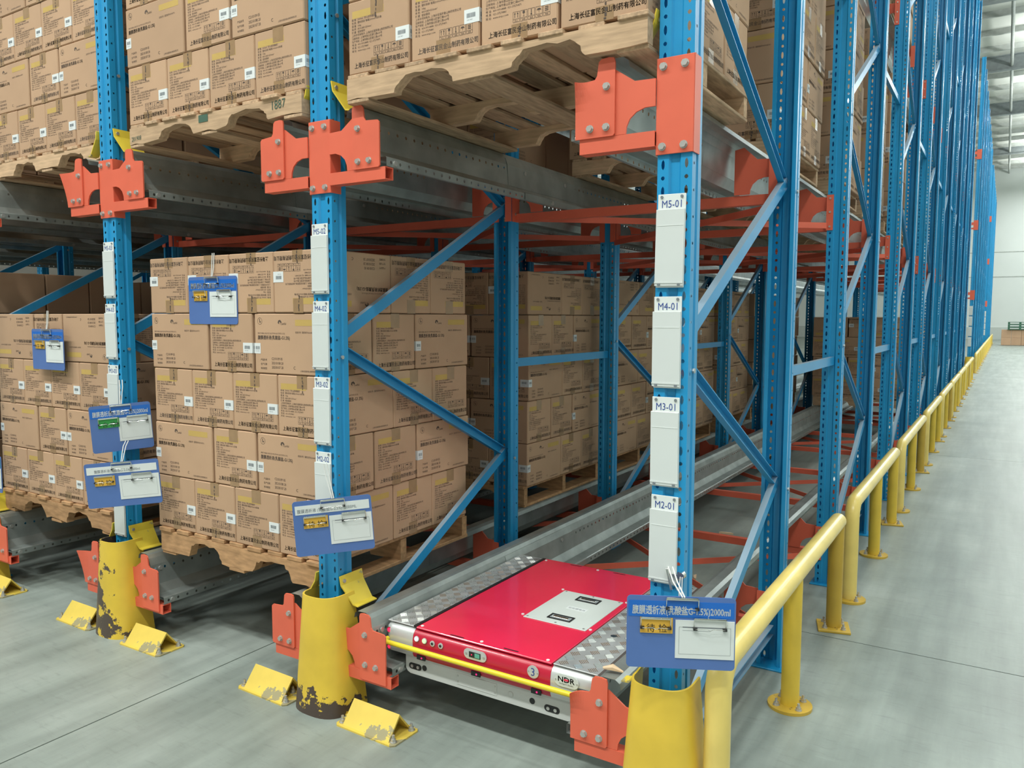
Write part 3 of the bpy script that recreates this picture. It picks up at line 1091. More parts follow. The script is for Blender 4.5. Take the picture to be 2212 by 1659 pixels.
def pallet(x0, x1, y0, z, label, group, seed=0, rough=0.001, orange=False, depth=1.0):
    # pale pine pallets above, browner ones below
    L = x1 - x0
    t = thing('pallet', label, 'pallet', (x0, y0, z), group=group)
    rnd = random.Random(seed)
    key = (round(L, 2), seed % 4 if rough < 0.003 else seed, rough, orange)
    if key not in _strg:
        _strg[key] = [stringer_mesh(L, seed * 3 + q, rough if q == 0 else rough * 0.5, 'wood_o' if orange else 'wood_x') for q in range(3)]
    ys = depth / 1.0
    for q, yy in enumerate((0.0, depth / 2 - 0.02, depth - 0.04)):
        inst('stringer', _strg[key][q], t, (0, yy, 0))
    nb = 9
    for k in range(nb):
        m = DECKO if orange else DECKB[rnd.randrange(3)]
        xx = (L - 0.09) * k / (nb - 1)
        inst('deck_board', m, t, (xx, rnd.uniform(-0.012, 0.006), 0), (0, 0, 0), (1, ys, 1))
    for k in range(3):
        xx = (L - 0.10) * k / 2
        inst('bottom_board', BOTO if orange else BOTB, t, (xx, rnd.uniform(0, 0.01), 0), (0, 0, 0), (1, ys, 1))
    return t


# ------------------------------------------------------------------ cartons
CW, CD, CHT = 0.277, 0.408, 0.250


def narrow_print(b, fr):
    """end face: origin at lower left corner of the face; materials 0 ink 1 yellow"""
    w, h = CW, CHT
    b.quad(fr, 0.030 * w + 0.012, 0.60 * w, 0.765 * h, 0.865 * h, 1, 0.0003)
    lines = ['规 格:  2000ml  无Ca低钙腹透', '包 装:  塑料袋装 每箱2000ml×6袋/箱', '重 量:  16kg', '体 积:  435×285×250mm³', '贮 藏:  密封保存',
             '上市许可持有人: 上海长征富民金山制药有限公司', '注册地址: 上海市金山区金仁路669号', '生产地址: 上海市金山区金仁路669号', '电 话:  400-999-8888  021-37270871',
             '传 真:  021-37274881', '网 址:  www.xtcpc.com']
    o, r, u = [Vector(q) for q in fr]
    for k, s in enumerate(lines):
        z = h * (0.735 - 0.0425 * k)
        b.text(s, 0.0088, (o + r * (0.065 * w) + u * z, r, u), 0)
    b.text('上海长征富民金山制药有限公司', 0.0205, (o + r * (0.10 * w) + u * (0.085 * h), r, u), 0, bold=0.00025, sx=0.86)
    # handling pictograms in a row of boxes
    x0, y0, bw, bh = 0.43 * w, 0.205 * h, 0.087 * w, 0.125 * h
    def line(xa, xb, ya, yb):
        b.quad(fr, xa, xb, ya, yb, 0, 0.0006)
    lw = 0.0009
    for k in range(5):
        xa = x0 + k * bw * 1.12
        line(xa, xa + bw, y0, y0 + lw)
        line(xa, xa + bw, y0 + bh, y0 + bh + lw)
        line(xa, xa + lw, y0, y0 + bh)
        line(xa + bw - lw, xa + bw, y0, y0 + bh)
        line(xa, xa + bw, y0 + bh * 0.3, y0 + bh * 0.3 + lw)
        cx, cy = xa + bw / 2, y0 + bh * 0.66
        if k == 0:
            for d in (-0.005, 0.005):
                line(cx + d - 0.0008, cx + d + 0.0008, cy - 0.007, cy + 0.005)
                b.add([o + r * (cx + d + px) + u * (cy + py) + r.cross(u) * 0.0006 for px, py in ((-0.003, 0.004), (0.003, 0.004), (0, 0.009))], [(0, 1, 2)], 0)
        elif k == 1:
            b.add([o + r * (cx + px) + u * (cy + py) + r.cross(u) * 0.0006 for px, py in ((-0.004, 0.009), (-0.004, 0.002), (0.004, 0.002), (0.004, 0.009))], [(0, 1, 2, 3)], 0)
            line(cx - 0.0006, cx + 0.0006, cy - 0.006, cy + 0.002)
            line(cx - 0.003, cx + 0.003, cy - 0.007, cy - 0.006)
        elif k == 2:
            line(cx - 0.0012, cx + 0.0012, cy - 0.006, cy + 0.009)
            line(cx - 0.0025, cx + 0.0025, cy - 0.008, cy - 0.004)
        elif k == 3:
            b.add([o + r * (cx + px) + u * (cy + py) + r.cross(u) * 0.0006 for px, py in ((-0.008, 0.001), (0.008, 0.001), (0.004, 0.006), (-0.004, 0.006))], [(0, 1, 2, 3)], 0)
            line(cx - 0.0005, cx + 0.0005, cy - 0.007, cy + 0.001)
        else:
            for d in (-0.006, -0.001, 0.004):
                line(cx - 0.006, cx + 0.006, cy + d, cy + d + 0.0025)
        b.text(('向上', '易碎', '温度', '怕雨', '堆码')[k], 0.006, (o + r * cx + u * (y0 + bh * 0.08), r, u), 0, align='CENTER')


def wide_print(b, fr):
    w, h = CD, CHT
    o, r, u = [Vector(q) for q in fr]
    nrm = r.cross(u) * 0.0006
    b.quad(fr, 0.60 * w, 0.93 * w, 0.80 * h, 0.90 * h, 1, 0.0003)
    # round emblem
    c = (0.085 * w, 0.875 * h)
    n = 18
    R1, R0 = 0.0145, 0.0132
    vs = [o + r * (c[0] + R * math.cos(2 * PI * k / n)) + u * (c[1] + R * math.sin(2 * PI * k / n)) + nrm for R in (R1, R0) for k in range(n)]
    b.add(vs, [(k, (k + 1) % n, n + (k + 1) % n, n + k) for k in range(n)], 0)
    b.add([o + r * (c[0] + px) + u * (c[1] + py) + nrm for px, py in ((-0.003, 0.009), (0.000, 0.009), (-0.001, -0.004), (-0.004, -0.003))], [(0, 1, 2, 3)], 0)
    b.add([o + r * (c[0] + px) + u * (c[1] + py) + nrm for px, py in ((-0.001, -0.004), (0.007, 0.001), (0.006, -0.005), (-0.002, -0.007))], [(0, 1, 2, 3)], 0)
    # swash with a short script line
    lx, lz = 0.40 * w, 0.845 * h
    pts = [(-0.020, 0.000), (-0.017, 0.010), (-0.006, 0.013), (0.002, 0.006), (-0.002, -0.002), (-0.006, 0.004), (-0.010, 0.006), (-0.013, 0.000), (-0.010, -0.006)]
    b.add([o + r * (lx + px) + u * (lz + py) + nrm for px, py in pts[::-1]], [tuple(range(len(pts)))], 0)
    b.text('Canful', 0.013, (o + r * (lx - 0.004) + u * (lz - 0.007), r, u), 0)
    b.text('PERITONEAL DIALYSIS SOLUTION (LACTATE-G1.5%)', 0.0088, (o + r * (0.05 * w) + u * (0.66 * h), r, u), 0, sx=0.80)
    b.text('腹膜透析液(乳酸盐-G1.5%)', 0.0185, (o + r * (0.05 * w) + u * (0.575 * h), r, u), 0, bold=0.0003, sx=0.90)
    b.text('批准文号:  国药准字H20045793', 0.0090, (o + r * (0.60 * w) + u * (0.68 * h), r, u), 0, sx=0.9)
    for k, (a, s) in enumerate((('产品批号', 'C210109 05'), ('生产日期', '20210108 20'), ('有效期至', '20230107 20'))):
        z = h * (0.215 - 0.072 * k)
        b.text(a, 0.0098, (o + r * (0.085 * w) + u * z, r, u), 0)
        b.text(s, 0.0150, (o + r * (0.25 * w) + u * (z + 0.004), r, u), 0, sx=0.88, bold=-0.0002)
    b.text('C', 0.017, (o + r * (0.565 * w) + u * (0.09 * h), r, u), 0)
    b.text('上海长征富民金山制药有限公司', 0.0080, (o + r * (0.66 * w) + u * (0.055 * h), r, u), 0, sx=0.9)


hx, hy, hz = CW / 2, CD / 2, CHT / 2
CART = MB().cbox(-hx, hx, -hy, hy, -hz, hz, 0.004).mesh('carton', ['card'])
FR_FRONT = ((-hx, -hy, -hz), (1, 0, 0), (0, 0, 1))
FR_BACK = ((hx, hy, -hz), (-1, 0, 0), (0, 0, 1))
FR_RIGHT = ((hx, -hy, -hz), (0, 1, 0), (0, 0, 1))
FR_LEFT = ((-hx, hy, -hz), (0, -1, 0), (0, 0, 1))
pb = MB()
narrow_print(pb, FR_FRONT)
narrow_print(pb, FR_BACK)
wide_print(pb, FR_RIGHT)
wide_print(pb, FR_LEFT)
PRINT = pb.mesh('printing', ['ink', 'yellowprint'])


def sticker_mesh():
    """white barcode label folded round the right edge of an end face"""
    b = MB()
    z0, z1 = -hz + 0.33 * CHT, -hz + 0.505 * CHT
    t = 0.0009
    b.box(hx - 0.058, hx + t, -hy - t, -hy, z0, z1, 0)
    b.box(hx, hx + t, -hy, -hy + 0.036, z0, z1, 0)
    rnd = random.Random(3)
    for fr, xa, xb in (((( -hx, -hy - t, -hz), (1, 0, 0), (0, 0, 1)), CW - 0.048, CW - 0.014), (((hx + t, -hy, -hz), (0, 1, 0), (0, 0, 1)), 0.006, 0.030)):
        x = xa
        zz0, zz1 = 0.40 * CHT, 0.455 * CHT
        while x < xb:
            w = rnd.choice((0.0007, 0.0012, 0.0017))
            b.quad(fr, x, x + w, zz0, zz1, 1, 0.0004)
            x += w + rnd.choice((0.0008, 0.0014))
        b.text('1041 4051', 0.0055, (Vector(fr[0]) + Vector(fr[1]) * xa + Vector((0, 0, 0.365 * CHT)), fr[1], fr[2]), 1, off=0.0004)
    return b.mesh('barcode_label', ['sticker', 'greyink'])


STICK = sticker_mesh()


def tape_mesh(seed, smudge):
    rnd = random.Random(seed)
    b = MB()
    t = 0.0005
    w2 = 0.029
    off = rnd.uniform(-0.006, 0.006)
    for sy in (-1, 1):
        y0, y1 = (-hy - t, -hy) if sy < 0 else (hy, hy + t)
        b.box(off - w2, off + w2, y0, y1, hz - 0.058 + rnd.uniform(-0.006, 0.006), hz + t * 2, 0)
        b.box(off - w2, off + w2, y0, y1, -hz - t * 2, -hz + 0.05 + rnd.uniform(-0.01, 0.006), 0)
    b.box(off - w2, off + w2, -hy, hy, hz, hz + t * 2, 0)
    # dark creases where the flap seam shows through
    if smudge:
        for z0, z1 in ((hz - 0.07, hz - 0.004), (-hz + 0.002, -hz + 0.05)):
            x = off + rnd.uniform(-0.006, 0.006)
            z = z0
            while z < z1:
                h = rnd.uniform(0.004, 0.012)
                ww = rnd.uniform(0.001, 0.004)
                b.box(x - ww, x + ww, -hy - t * 2.2, -hy - t, z, min(z1, z + h), 1)
                x += rnd.uniform(-0.003, 0.003)
                z += h * rnd.uniform(0.9, 1.8)
    return b.mesh('packing_tape', ['tape', 'ink'])


TAPES = [tape_mesh(k, k % 4 != 1) for k in range(6)]
NCART = 0
FARBOX = MB()
_cb = MB().cbox(-hx + 0.002, hx - 0.002, -hy + 0.002, hy - 0.002, -hz, hz - 0.003, 0.004)


def carton(x, y, z, orient, inverted, label, group, detail=2, rnd=random):
    """x,y = centre, z = bottom; orient 'N' end face to the front, 'W' long side to the front"""
    global NCART
    if detail == 0:
        m = Matrix.Translation((x, y, z + hz + 0.003)) @ Matrix.Rotation(0 if orient == 'N' else -PI / 2, 4, 'Z')
        FARBOX.add([m @ Vector(v) for v in _cb.v], _cb.f)
        return
    NCART += 1
    rz = (0 if orient == 'N' else -PI / 2) + rnd.uniform(-0.004, 0.004)
    ry = PI if inverted else 0
    R = Euler((0, 0, rz)).to_matrix() @ Euler((0, ry, 0)).to_matrix()
    o = thing('carton', label, 'carton', (x + rnd.uniform(-0.001, 0.001), y + rnd.uniform(-0.0015, 0.0015), z + hz), group=group, me=CART)
    o.rotation_euler = R.to_euler()
    if detail >= 1:
        inst('printing', PRINT, o)
        inst('barcode_label', STICK, o)
    if detail >= 2:
        inst('packing_tape', TAPES[rnd.randrange(6)], o)
    return o


LAYER = ['bottom', 'second', 'third', 'fourth', 'top']
PX, PY, PZ = 0.2805, 0.412, 0.2535


def stack(xr, y0, zdeck, pattern, inv, pname, front=True, right=True, detail=2, seed=0, frontlayers=None, PX=PX):
    rnd = random.Random(seed)
    g = 'cartons on the %s' % pname
    nl = len(pattern)
    for L, pt in enumerate(pattern):
        z = zdeck + PZ * L
        iv = L in inv
        ln = LAYER[L] if L < nl - 1 else 'top'
        dx = rnd.uniform(-0.006, 0.006)
        # cartons inside the stack
        for k in range(2):
            carton(xr - PY * 1.5, y0 + PY + 0.012 + PX * (k + 0.5), z, 'W', False, '', '', 0)
        carton(xr - 4 * PX + PX / 2 + 0.004, y0 + PY + 0.012 + PY / 2, z, 'N', False, '', '', 0)
        if not right:
            for k in range(2):
                carton(xr - PY * 0.5, y0 + PY + 0.012 + PX * (k + 0.5), z, 'W', False, '', '', 0)
        if not front or (frontlayers is not None and L not in frontlayers):
            for k in range(2 if pt == 'B' else 3):
                carton(xr - 4 * PX + PX * (k + 0.5), y0 + PY / 2, z, 'N', False, '', '', 0)
        if pt == 'A':      # four ends in front, long side + two ends at the right
            if front and (frontlayers is None or L in frontlayers):
                for c in range(4):
                    xx = xr - PX * (3 - c) - PX / 2 + dx
                    carton(xx, y0 + PY / 2, z, 'N', iv, 'carton with end face out, %s layer, %s from left, %s' % (ln, ORD[c], pname), g, detail, rnd)
            elif right:
                carton(xr - PX / 2 + dx, y0 + PY / 2, z, 'N', iv, 'carton showing long side to the aisle, %s layer, %s' % (ln, pname), g, detail, rnd)
            if right:
                for c in range(2):
                    carton(xr - PY / 2 + dx, y0 + PY + PX * (c + 0.5), z, 'W', iv, 'right side carton, %s layer, %s from front, %s' % (ln, ORD[c + 1], pname), g, detail, rnd)
        else:
            xb = xr
            # long side, end, long side in front; two ends then a long side at the right
            if front and (frontlayers is None or L in frontlayers):
                gap = 0.0145
                carton(xr - 4 * PX + CD / 2 + dx, y0 + PX / 2, z, 'W', iv, 'carton with long side out, %s layer, leftmost, %s' % (ln, pname), g, detail, rnd)
                carton(xr - 2 * PX + dx, y0 + PY / 2, z, 'N', iv, 'carton with end face out, %s layer, in the middle, %s' % (ln, pname), g, detail, rnd)
                carton(xb - CD / 2 + dx, y0 + PX / 2, z, 'W', iv, 'carton with long side out, %s layer, rightmost, %s' % (ln, pname), g, detail, rnd)
            elif right:
                carton(xb - PY / 2 + dx, y0 + PX / 2, z, 'W', iv, 'carton showing end face to the aisle, %s layer, front, %s' % (ln, pname), g, detail, rnd)
            if right:
                carton(xb - PY / 2 + dx, y0 + PX * 1.5 + 0.008, z, 'W', iv, 'right side carton, %s layer, second from front, %s' % (ln, pname), g, detail, rnd)
                carton(xb - PX / 2 + dx, y0 + 2 * PX + PY / 2 + 0.014, z, 'N', iv, 'right side carton, %s layer, third from front, %s' % (ln, pname), g, detail, rnd)


ZP = (0.4135, 2.2985)       # underside of pallets
DK = (0.130, 0.100)     # height of a loaded pallet on each level
AB5 = 'ABABA'


def load(lane, lvl, n, xr, y0, pattern=AB5, inv=(4,), front=True, right=True, detail=2, rough=0.001, orange=False, frontlayers=None, pw=1.08, px=PX):
    pname = '%s %s pallet of %s' % (ORD[n], LV[lvl], LANE[lane])
    seed = lane * 100 + lvl * 50 + n
    xm = xr - 2 * px
    pallet(xm - pw / 2, xm + pw / 2, y0 - 0.005, ZP[lvl], '%s wooden pallet under cartons, %s on the %s level of the %s' % ('reddish' if orange else 'pale', ORD[n], LV[lvl], LANE[lane]), 'pallets on the %s level' % LV[lvl], seed, rough, orange).scale = (1, 1, DK[lvl] / 0.109)
    stack(xr, y0, ZP[lvl] + DK[lvl], pattern, inv, pname, front, right, detail, seed, frontlayers, px)


# lower level
load(1, 0, 0, -1.405, 0.055, rough=0.006, orange=True)
load(1, 0, 1, -1.475, 1.74, orange=True)
load(1, 0, 2, -1.47, 2.95, front=False, orange=True, detail=1)
load(1, 0, 3, -1.47, 4.2, front=False, orange=True, detail=1)
load(1, 0, 4, -1.47, 5.4, front=False, orange=True, detail=1)
load(2, 0, 0, -2.945, 0.085, 'ABAB', (3,), right=False, rough=0.007, orange=True)
load(2, 0, 1, -2.88, 1.5, frontlayers=(3, 4), detail=1)
load(0, 0, 0, -0.10, 8.5, 'ABAB', (3,), detail=1)
load(0, 0, 1, -0.08, 9.8, 'ABAB', (3,), front=False, detail=1)
# upper level
load(0, 1, 0, -0.016, -0.045, rough=0.005, pw=1.145, px=0.2865)
load(0, 1, 1, -0.07, 1.70, inv=())
load(0, 1, 2, -0.05, 2.98, front=False, detail=1)
load(0, 1, 3, -0.05, 4.25, front=False, detail=1)
load(0, 1, 4, -0.05, 5.5, 'ABABA', front=False, detail=1)
load(0, 1, 5, -0.05, 6.8, 'ABAB', front=False, detail=0)
load(0, 1, 6, -0.05, 8.1, 'ABABA', front=False, detail=0)
load(1, 1, 0, -1.408, -0.02, inv=(), right=False, rough=0.005, pw=1.10)
load(1, 1, 1, -1.46, 1.5, 'A', front=True, detail=1, right=False)
load(2, 1, 0, -2.862, 0.08, inv=(), right=False, rough=0.007, pw=1.10)
load(2, 1, 1, -2.9, 1.5, 'A', front=True, detail=1, right=False)

load(1, 0, 5, -1.47, 6.6, front=False, orange=True, detail=0)
load(1, 0, 6, -1.47, 7.8, front=False, orange=True, detail=0)
load(3, 0, 0, -4.30, 0.085, 'ABABA', (4,), detail=0, front=False)
load(3, 0, 1, -4.30, 1.5, 'ABABA', (4,), detail=0, front=False)
# pallets of the levels above and of the lanes further left: they close the rack in
ONE = MB()
ONE.box(0, 1.13, 0, 0.04, 0.014, 0.0935).box(0, 1.13, 0.48, 0.52, 0.014, 0.0935).box(0, 1.13, 0.96, 1.0, 0.014, 0.0935)
for k in range(9):
    ONE.box(0.13 * k, 0.13 * k + 0.09, 0, 1.0, 0.0935, 0.109)
for k in range(3):
    ONE.box(0.515 * k, 0.515 * k + 0.10, 0, 1.0, 0, 0.014)
ONE = ONE.mesh('pallet', ['wood_y'])
SHEET = MB().cbox(0, 1.17, 0, 1.06, 0, 0.006, 0.002).mesh('light_block_sheet', ['card'])  # unseen sheet added to keep light from above out of the rack
for ln in range(6):
    for k in range(11 if ln < 2 else 6):
        for l in (1, 2):
            if l == 1 and ln < 3:
                continue
            x0, y0 = row_x(ln) - 1.213, 0.05 + 1.22 * k
            z = LEV[l] + 0.2985
            thing('pallet', 'pallet on the %s level of the %s, %s from the front' % (LV[l], LANE[ln], ORD[k]), 'pallet', (x0, y0, z), group='pallets on the levels above', me=ONE)
            thing('light_block_sheet', 'added cardboard sheet blocking light on %s pallet of the %s, %s level' % (ORD[k], LANE[ln], LV[l]), 'slip sheet', (x0 - 0.02, y0 - 0.03, z + 0.109), group='added sheets blocking light on the levels above', me=SHEET)
            if l == 1 and k < 4:
                stack(x0 + 1.15, y0, z + 0.115, 'A', (), '%s upper pallet of %s' % (ORD[k], LANE[ln]), front=False, detail=0, seed=ln * 9 + k)
for k in range(3, 10):
    stack(-0.05, 0.05 + 1.22 * k, LEV[2] + 0.2985 + 0.115, 'AB', (), '%s third level pallet of right lane' % ORD[k], front=False, detail=0, seed=500 + k)
fb = thing('stacked_cartons', 'mass of plain brown cartons deep in the racks behind the front loads', 'cartons', me=FARBOX.mesh('stacked_cartons', ['card']))
fb['kind'] = 'stuff'

# green marker figures on the front stringer of the upper middle pallet
M['marker'] = paint('green_marker_ink', (0.05, 0.11, 0.075), 0.7)
PMID = [o for o in bpy.data.objects if o.name.startswith('pallet') and o.get('label', '').startswith('pale wooden pallet under cartons, first on the upper level of the middle')][0]
PMID['label'] = 'pale wooden pallet marked 1887 in green on the upper level of the middle lane'
wb = MB()
wb.text('1887', 0.052, ((0.93, -0.001, 0.046), (1, 0, 0.05), (0, 0, 1)), off=0.0006, sx=0.8)
wb.text('201908', 0.030, ((0.015, -0.001, 0.030), (1, 0, 0.04), (0, 0, 1)), off=0.0006, sx=0.8)
wb.quad(((0, -0.001, 0), (1, 0, 0), (0, 0, 1)), 0.49, 0.55, 0.055, 0.088, 0, 0.0006)
inst('marker_writing', wb.mesh('marker_writing', ['marker']), PMID)
# wood scraps on the floor of the right lane
for q, (x, y, a, L, lb) in enumerate(((-0.30, 2.05, 0.6, 0.16, 'thin wood scrap on the lane floor behind the right front post'), (-0.62, 2.25, 1.9, 0.08, 'short pale wood scrap on the lane floor behind the shuttle'),
                                     (-0.12, 1.75, 1.2, 0.20, 'dark stick on the lane floor beside the right pallet rail'), (-0.75, 3.3, 0.2, 0.10, 'small wood scrap on the lane floor between the red cross beams'))):
    thing('wood_scrap', lb, 'wood scrap', (x, y, 0.006), (0, 0, a), me=MB().prism([(-L / 2, -0.006), (L / 2, -0.010), (L / 2 - 0.02, 0.008), (-L / 2 + 0.01, 0.007)], 2, -0.006, 0.006).mesh('wood_scrap', ['sawdust' if q % 2 else 'girder']))

# ------------------------------------------------------------------ shuttle cart
SH = thing('shuttle_cart', 'crimson and silver pallet shuttle numbered 3 parked on the lower rails of the right lane', 'shuttle')
# body profile (y,z), rounded nose at the front
PROF = [(1.058, 0.258), (1.058, 0.370), (0.100, 0.370), (0.080, 0.368), (0.064, 0.360), (0.054, 0.346), (0.050, 0.326), (0.050, 0.275), (0.056, 0.262), (0.075, 0.258)]


def body_seg(x0, x1, mat, name, rx=0):
    b = MB()
    if rx == 0:
        b.prism(PROF, 0, x0, x1)
    else:
        # rounded outer end towards rx (-1 left, +1 right)
        n = len(PROF)
        k = [(0.0, 1.0, 0.0), (0.55, 1.0, 0.0), (0.80, 0.985, 0.002), (0.94, 0.95, 0.008), (1.0, 0.88, 0.016)]
        secs = []
        for (f, zz, dy) in k:
            x = (x0 + (x1 - x0) * f) if rx > 0 else (x1 + (x0 - x1) * f)
            secs.append([(x, max(py, 0.05 + dy * 1.5) if py < 0.3 else py, 0.25 + (pz - 0.25) * (zz if pz > 0.3 else 1)) for py, pz in PROF])
        vs = [p for s_ in secs for p in s_]
        fs = []
        for i in range(len(secs) - 1):
            for j in range(n):
                a, c = i * n + j, i * n + (j + 1) % n
                fs.append((a, c, c + n, a + n) if rx > 0 else (a, a + n, c + n, c))
        e = (len(secs) - 1) * n
        fs += [tuple(range(n)), tuple(range(e, e + n))]
        b.add(vs, fs)
    return inst(name, b.mesh(name, [mat], True), SH)


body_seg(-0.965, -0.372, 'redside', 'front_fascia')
body_seg(-1.104, -0.966, 'silver', 'end_cap', -1)
body_seg(-0.371, -0.200, 'silver', 'end_cap', 1)
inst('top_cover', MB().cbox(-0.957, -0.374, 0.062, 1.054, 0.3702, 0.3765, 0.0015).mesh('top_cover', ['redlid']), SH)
inst('black_seal', MB().box(-0.972, -0.958, 0.066, 1.052, 0.3702, 0.3785).mesh('black_seal', ['black']), SH)


def tread(x0, x1, seed, edge=False):
    p = inst('tread_plate', MB().cbox(x0, x1, 0.068, 1.054, 0.3702, 0.3745, 0.001).mesh('tread_plate', ['tread']), SH)
    rnd = random.Random(seed)
    b = MB()
    g = 0.0415
    nx = int((x1 - x0) / g)
    ny = int(0.98 / g)
    for i in range(nx):
        for j in range(ny):
            cx = x0 + (x1 - x0) * (i + 0.5) / nx
            cy = 0.07 + 0.98 * (j + 0.5) / ny
            ang = PI / 4 if (i + j) % 2 else -PI / 4
            d = Vector((math.cos(ang), math.sin(ang), 0))
            q = Vector((-d.y, d.x, 0))
            for k in range(5):
                c = Vector((cx, cy, 0.3745)) + q * (k - 2) * 0.0062
                Ln, wd = 0.0145, 0.0021
                vs = [c - d * Ln - q * wd, c + d * Ln - q * wd, c + d * Ln + q * wd, c - d * Ln + q * wd, c - d * (Ln - 0.004) + Vector((0, 0, 0.0019)), c + d * (Ln - 0.004) + Vector((0, 0, 0.0019))]
                b.add(vs, [(0, 1, 5, 4), (2, 3, 4, 5), (1, 2, 5), (3, 0, 4)])
    o = inst('raised_bars', b.mesh('raised_bars', ['bar']), p)
    o['kind'] = 'stuff'
    return p


tread(-1.100, -0.973, 1)
tread(-0.370, -0.205, 2)
inst('tread_edge', MB().prism([(-0.2045, 0.3745), (-0.197, 0.372), (-0.191, 0.360), (-0.191, 0.285), (-0.195, 0.285), (-0.195, 0.358), (-0.2, 0.368), (-0.2045, 0.3702)], 1, 0.068, 1.054).mesh('tread_edge', ['bar'], True), SH)
eb = MB()
for j in range(12):
    yy = 0.10 + j * 0.082
    for k in range(3):
        eb.box(-0.1915, -0.1895, yy + k * 0.011, yy + k * 0.011 + 0.005, 0.312, 0.358)
o = inst('edge_ribs', eb.mesh('edge_ribs', ['bar']), SH)
o['kind'] = 'stuff'
# lower bumper beam
inst('lower_bumper', MB().prism([(-1.014, 0.258), (-1.014, 0.205), (-1.006, 0.192), (-0.992, 0.186), (-0.312, 0.186), (-0.298, 0.192), (-0.290, 0.205), (-0.290, 0.258)], 1, 0.068, 1.05).mesh('lower_bumper', ['greybody'], True), SH)


def disc(name, x, z, r, mat, h=0.003, y=0.05, n=16, parent=SH):
    return inst(name, MB().cyl((x, y, z), 1, r, -h, n).mesh(name, [mat], True), parent)


def oval(name, x, z, hw, hh, mat, y, h, parent=SH):
    pts = []
    for k in range(9):
        a = -PI / 2 + PI * k / 8
        pts.append((x + hw - hh + hh * math.cos(a), z + hh * math.sin(a)))
    for k in range(9):
        a = PI / 2 + PI * k / 8
        pts.append((x - hw + hh + hh * math.cos(a), z + hh * math.sin(a)))
    return inst(name, MB().prism(pts, 1, y - h, y).mesh(name, [mat]), parent)


for x, z in ((-0.968, 0.217), (-0.374, 0.212)):
    p = oval('slot_recess', x, z, 0.030, 0.012, 'black', 0.068, 0.0012)
    for d in (-0.014, 0.014):
        disc('screw', x + d, z, 0.0065, 'bolt', 0.003, 0.0668, 8, p)
disc('round_port', -0.924, 0.221, 0.011, 'black', 0.001, 0.068)
disc('round_port', -0.452, 0.220, 0.011, 'black', 0.001, 0.068)
p = disc('round_port', -0.540, 0.221, 0.011, 'bolt', 0.001, 0.068)
disc('port_centre', -0.540, 0.221, 0.0085, 'greybody', 0.0015, 0.068, parent=p)
inst('bolted_plate', MB().cbox(-0.775, -0.598, 0.0665, 0.0682, 0.199, 0.243, 0.0006).mesh('bolted_plate', ['greybody']), SH)
for x in (-0.768, -0.605):
    for z in (0.210, 0.232):
        disc('screw', x, z, 0.003, 'bolt', 0.0015, 0.0665, 8)
# buttons, display, badges
for x, m1 in ((-0.944, 'led_white'), (-0.907, 'led_green')):
    c = disc('lamp_button', x, 0.338, 0.0105, 'silver', 0.004)
    disc('lit_lens', x, 0.338, 0.0082, m1, 0.003, 0.046, parent=c)
for x in (-0.870, -0.832):
    c = disc('push_button', x, 0.336, 0.0105, 'silver', 0.004)
    disc('button_centre', x, 0.336, 0.005, 'black', 0.002, 0.046, parent=c)
c = oval('display_panel', -0.678, 0.337, 0.049, 0.019, 'silver', 0.05, 0.003)
inst('display_window', MB().box(-0.703, -0.654, 0.0452, 0.047, 0.327, 0.347).mesh('display_window', ['black']), c)
inst('green_screen', MB().box(-0.678, -0.657, 0.0446, 0.0452, 0.329, 0.345).mesh('green_screen', ['lcd']), c)
inst('red_dot', MB().cyl((-0.691, 0.0452, 0.337), 1, 0.0022, -0.001, 8).mesh('red_dot', ['led_red']), c)
for x in (-0.716, -0.640):
    disc('screw', x, 0.337, 0.004, 'bolt', 0.002, 0.047, 8, c)
c = disc('number_badge', -0.438, 0.335, 0.0225, 'silver', 0.003, n=28)
inst('numeral', MB().text('3', 0.040, ((-0.438, 0.047, 0.3215), (1, 0, 0), (0, 0, 1)), align='CENTER', off=0.0004).mesh('numeral', ['blueink']), c)
for x in (-0.456, -0.420):
    disc('screw', x, 0.335, 0.0022, 'bolt', 0.002, 0.047, 8, c)
c = oval('logo_badge', -0.309, 0.3345, 0.046, 0.0215, 'hatch', 0.05, 0.003)
lb = MB()
lb.text('NDR', 0.026, ((-0.309, 0.047, 0.330), (1, 0, 0), (0, 0, 1)), 0, bold=0.0005, align='CENTER', sx=1.15, off=0.0004)
lb.text('Intelligent Shuttle', 0.0075, ((-0.309, 0.047, 0.3215), (1, 0, 0), (0, 0, 1)), 0, align='CENTER', off=0.0004)
inst('logo_lettering', lb.mesh('logo_lettering', ['black']), c)
inst('logo_red_stroke', MB().quad(((-0.309, 0.047, 0.3345), (1, 0, 0), (0, 0, 1)), -0.0085, 0.008, 0.001, 0.0075, 0, 0.0007).mesh('logo_red_stroke', ['led_red' if False else 'redlid']), c)
for x in (-0.349, -0.269):
    disc('screw', x, 0.3345, 0.0025, 'bolt', 0.002, 0.047, 8, c)
for x, z in ((-0.925, 0.268), (-0.676, 0.268), (-0.426, 0.268), (-0.248, 0.312)):
    c = inst('optical_sensor', MB().cbox(x - 0.020, x + 0.020, 0.047, 0.0525, z - 0.009, z + 0.009, 0.001).mesh('optical_sensor', ['black']), SH)
    inst('sensor_glow', MB().cyl((x + 0.004, 0.047, z), 1, 0.0036, -0.001, 8).mesh('sensor_glow', ['magenta_led']), c)
for z in (0.338, 0.272):
    c = disc('side_marker', -1.088, z, 0.0105, 'redside', 0.004, 0.068 if False else 0.062)
    disc('marker_glow', -1.088, z, 0.0075, 'led_red', 0.002, 0.058, parent=c)
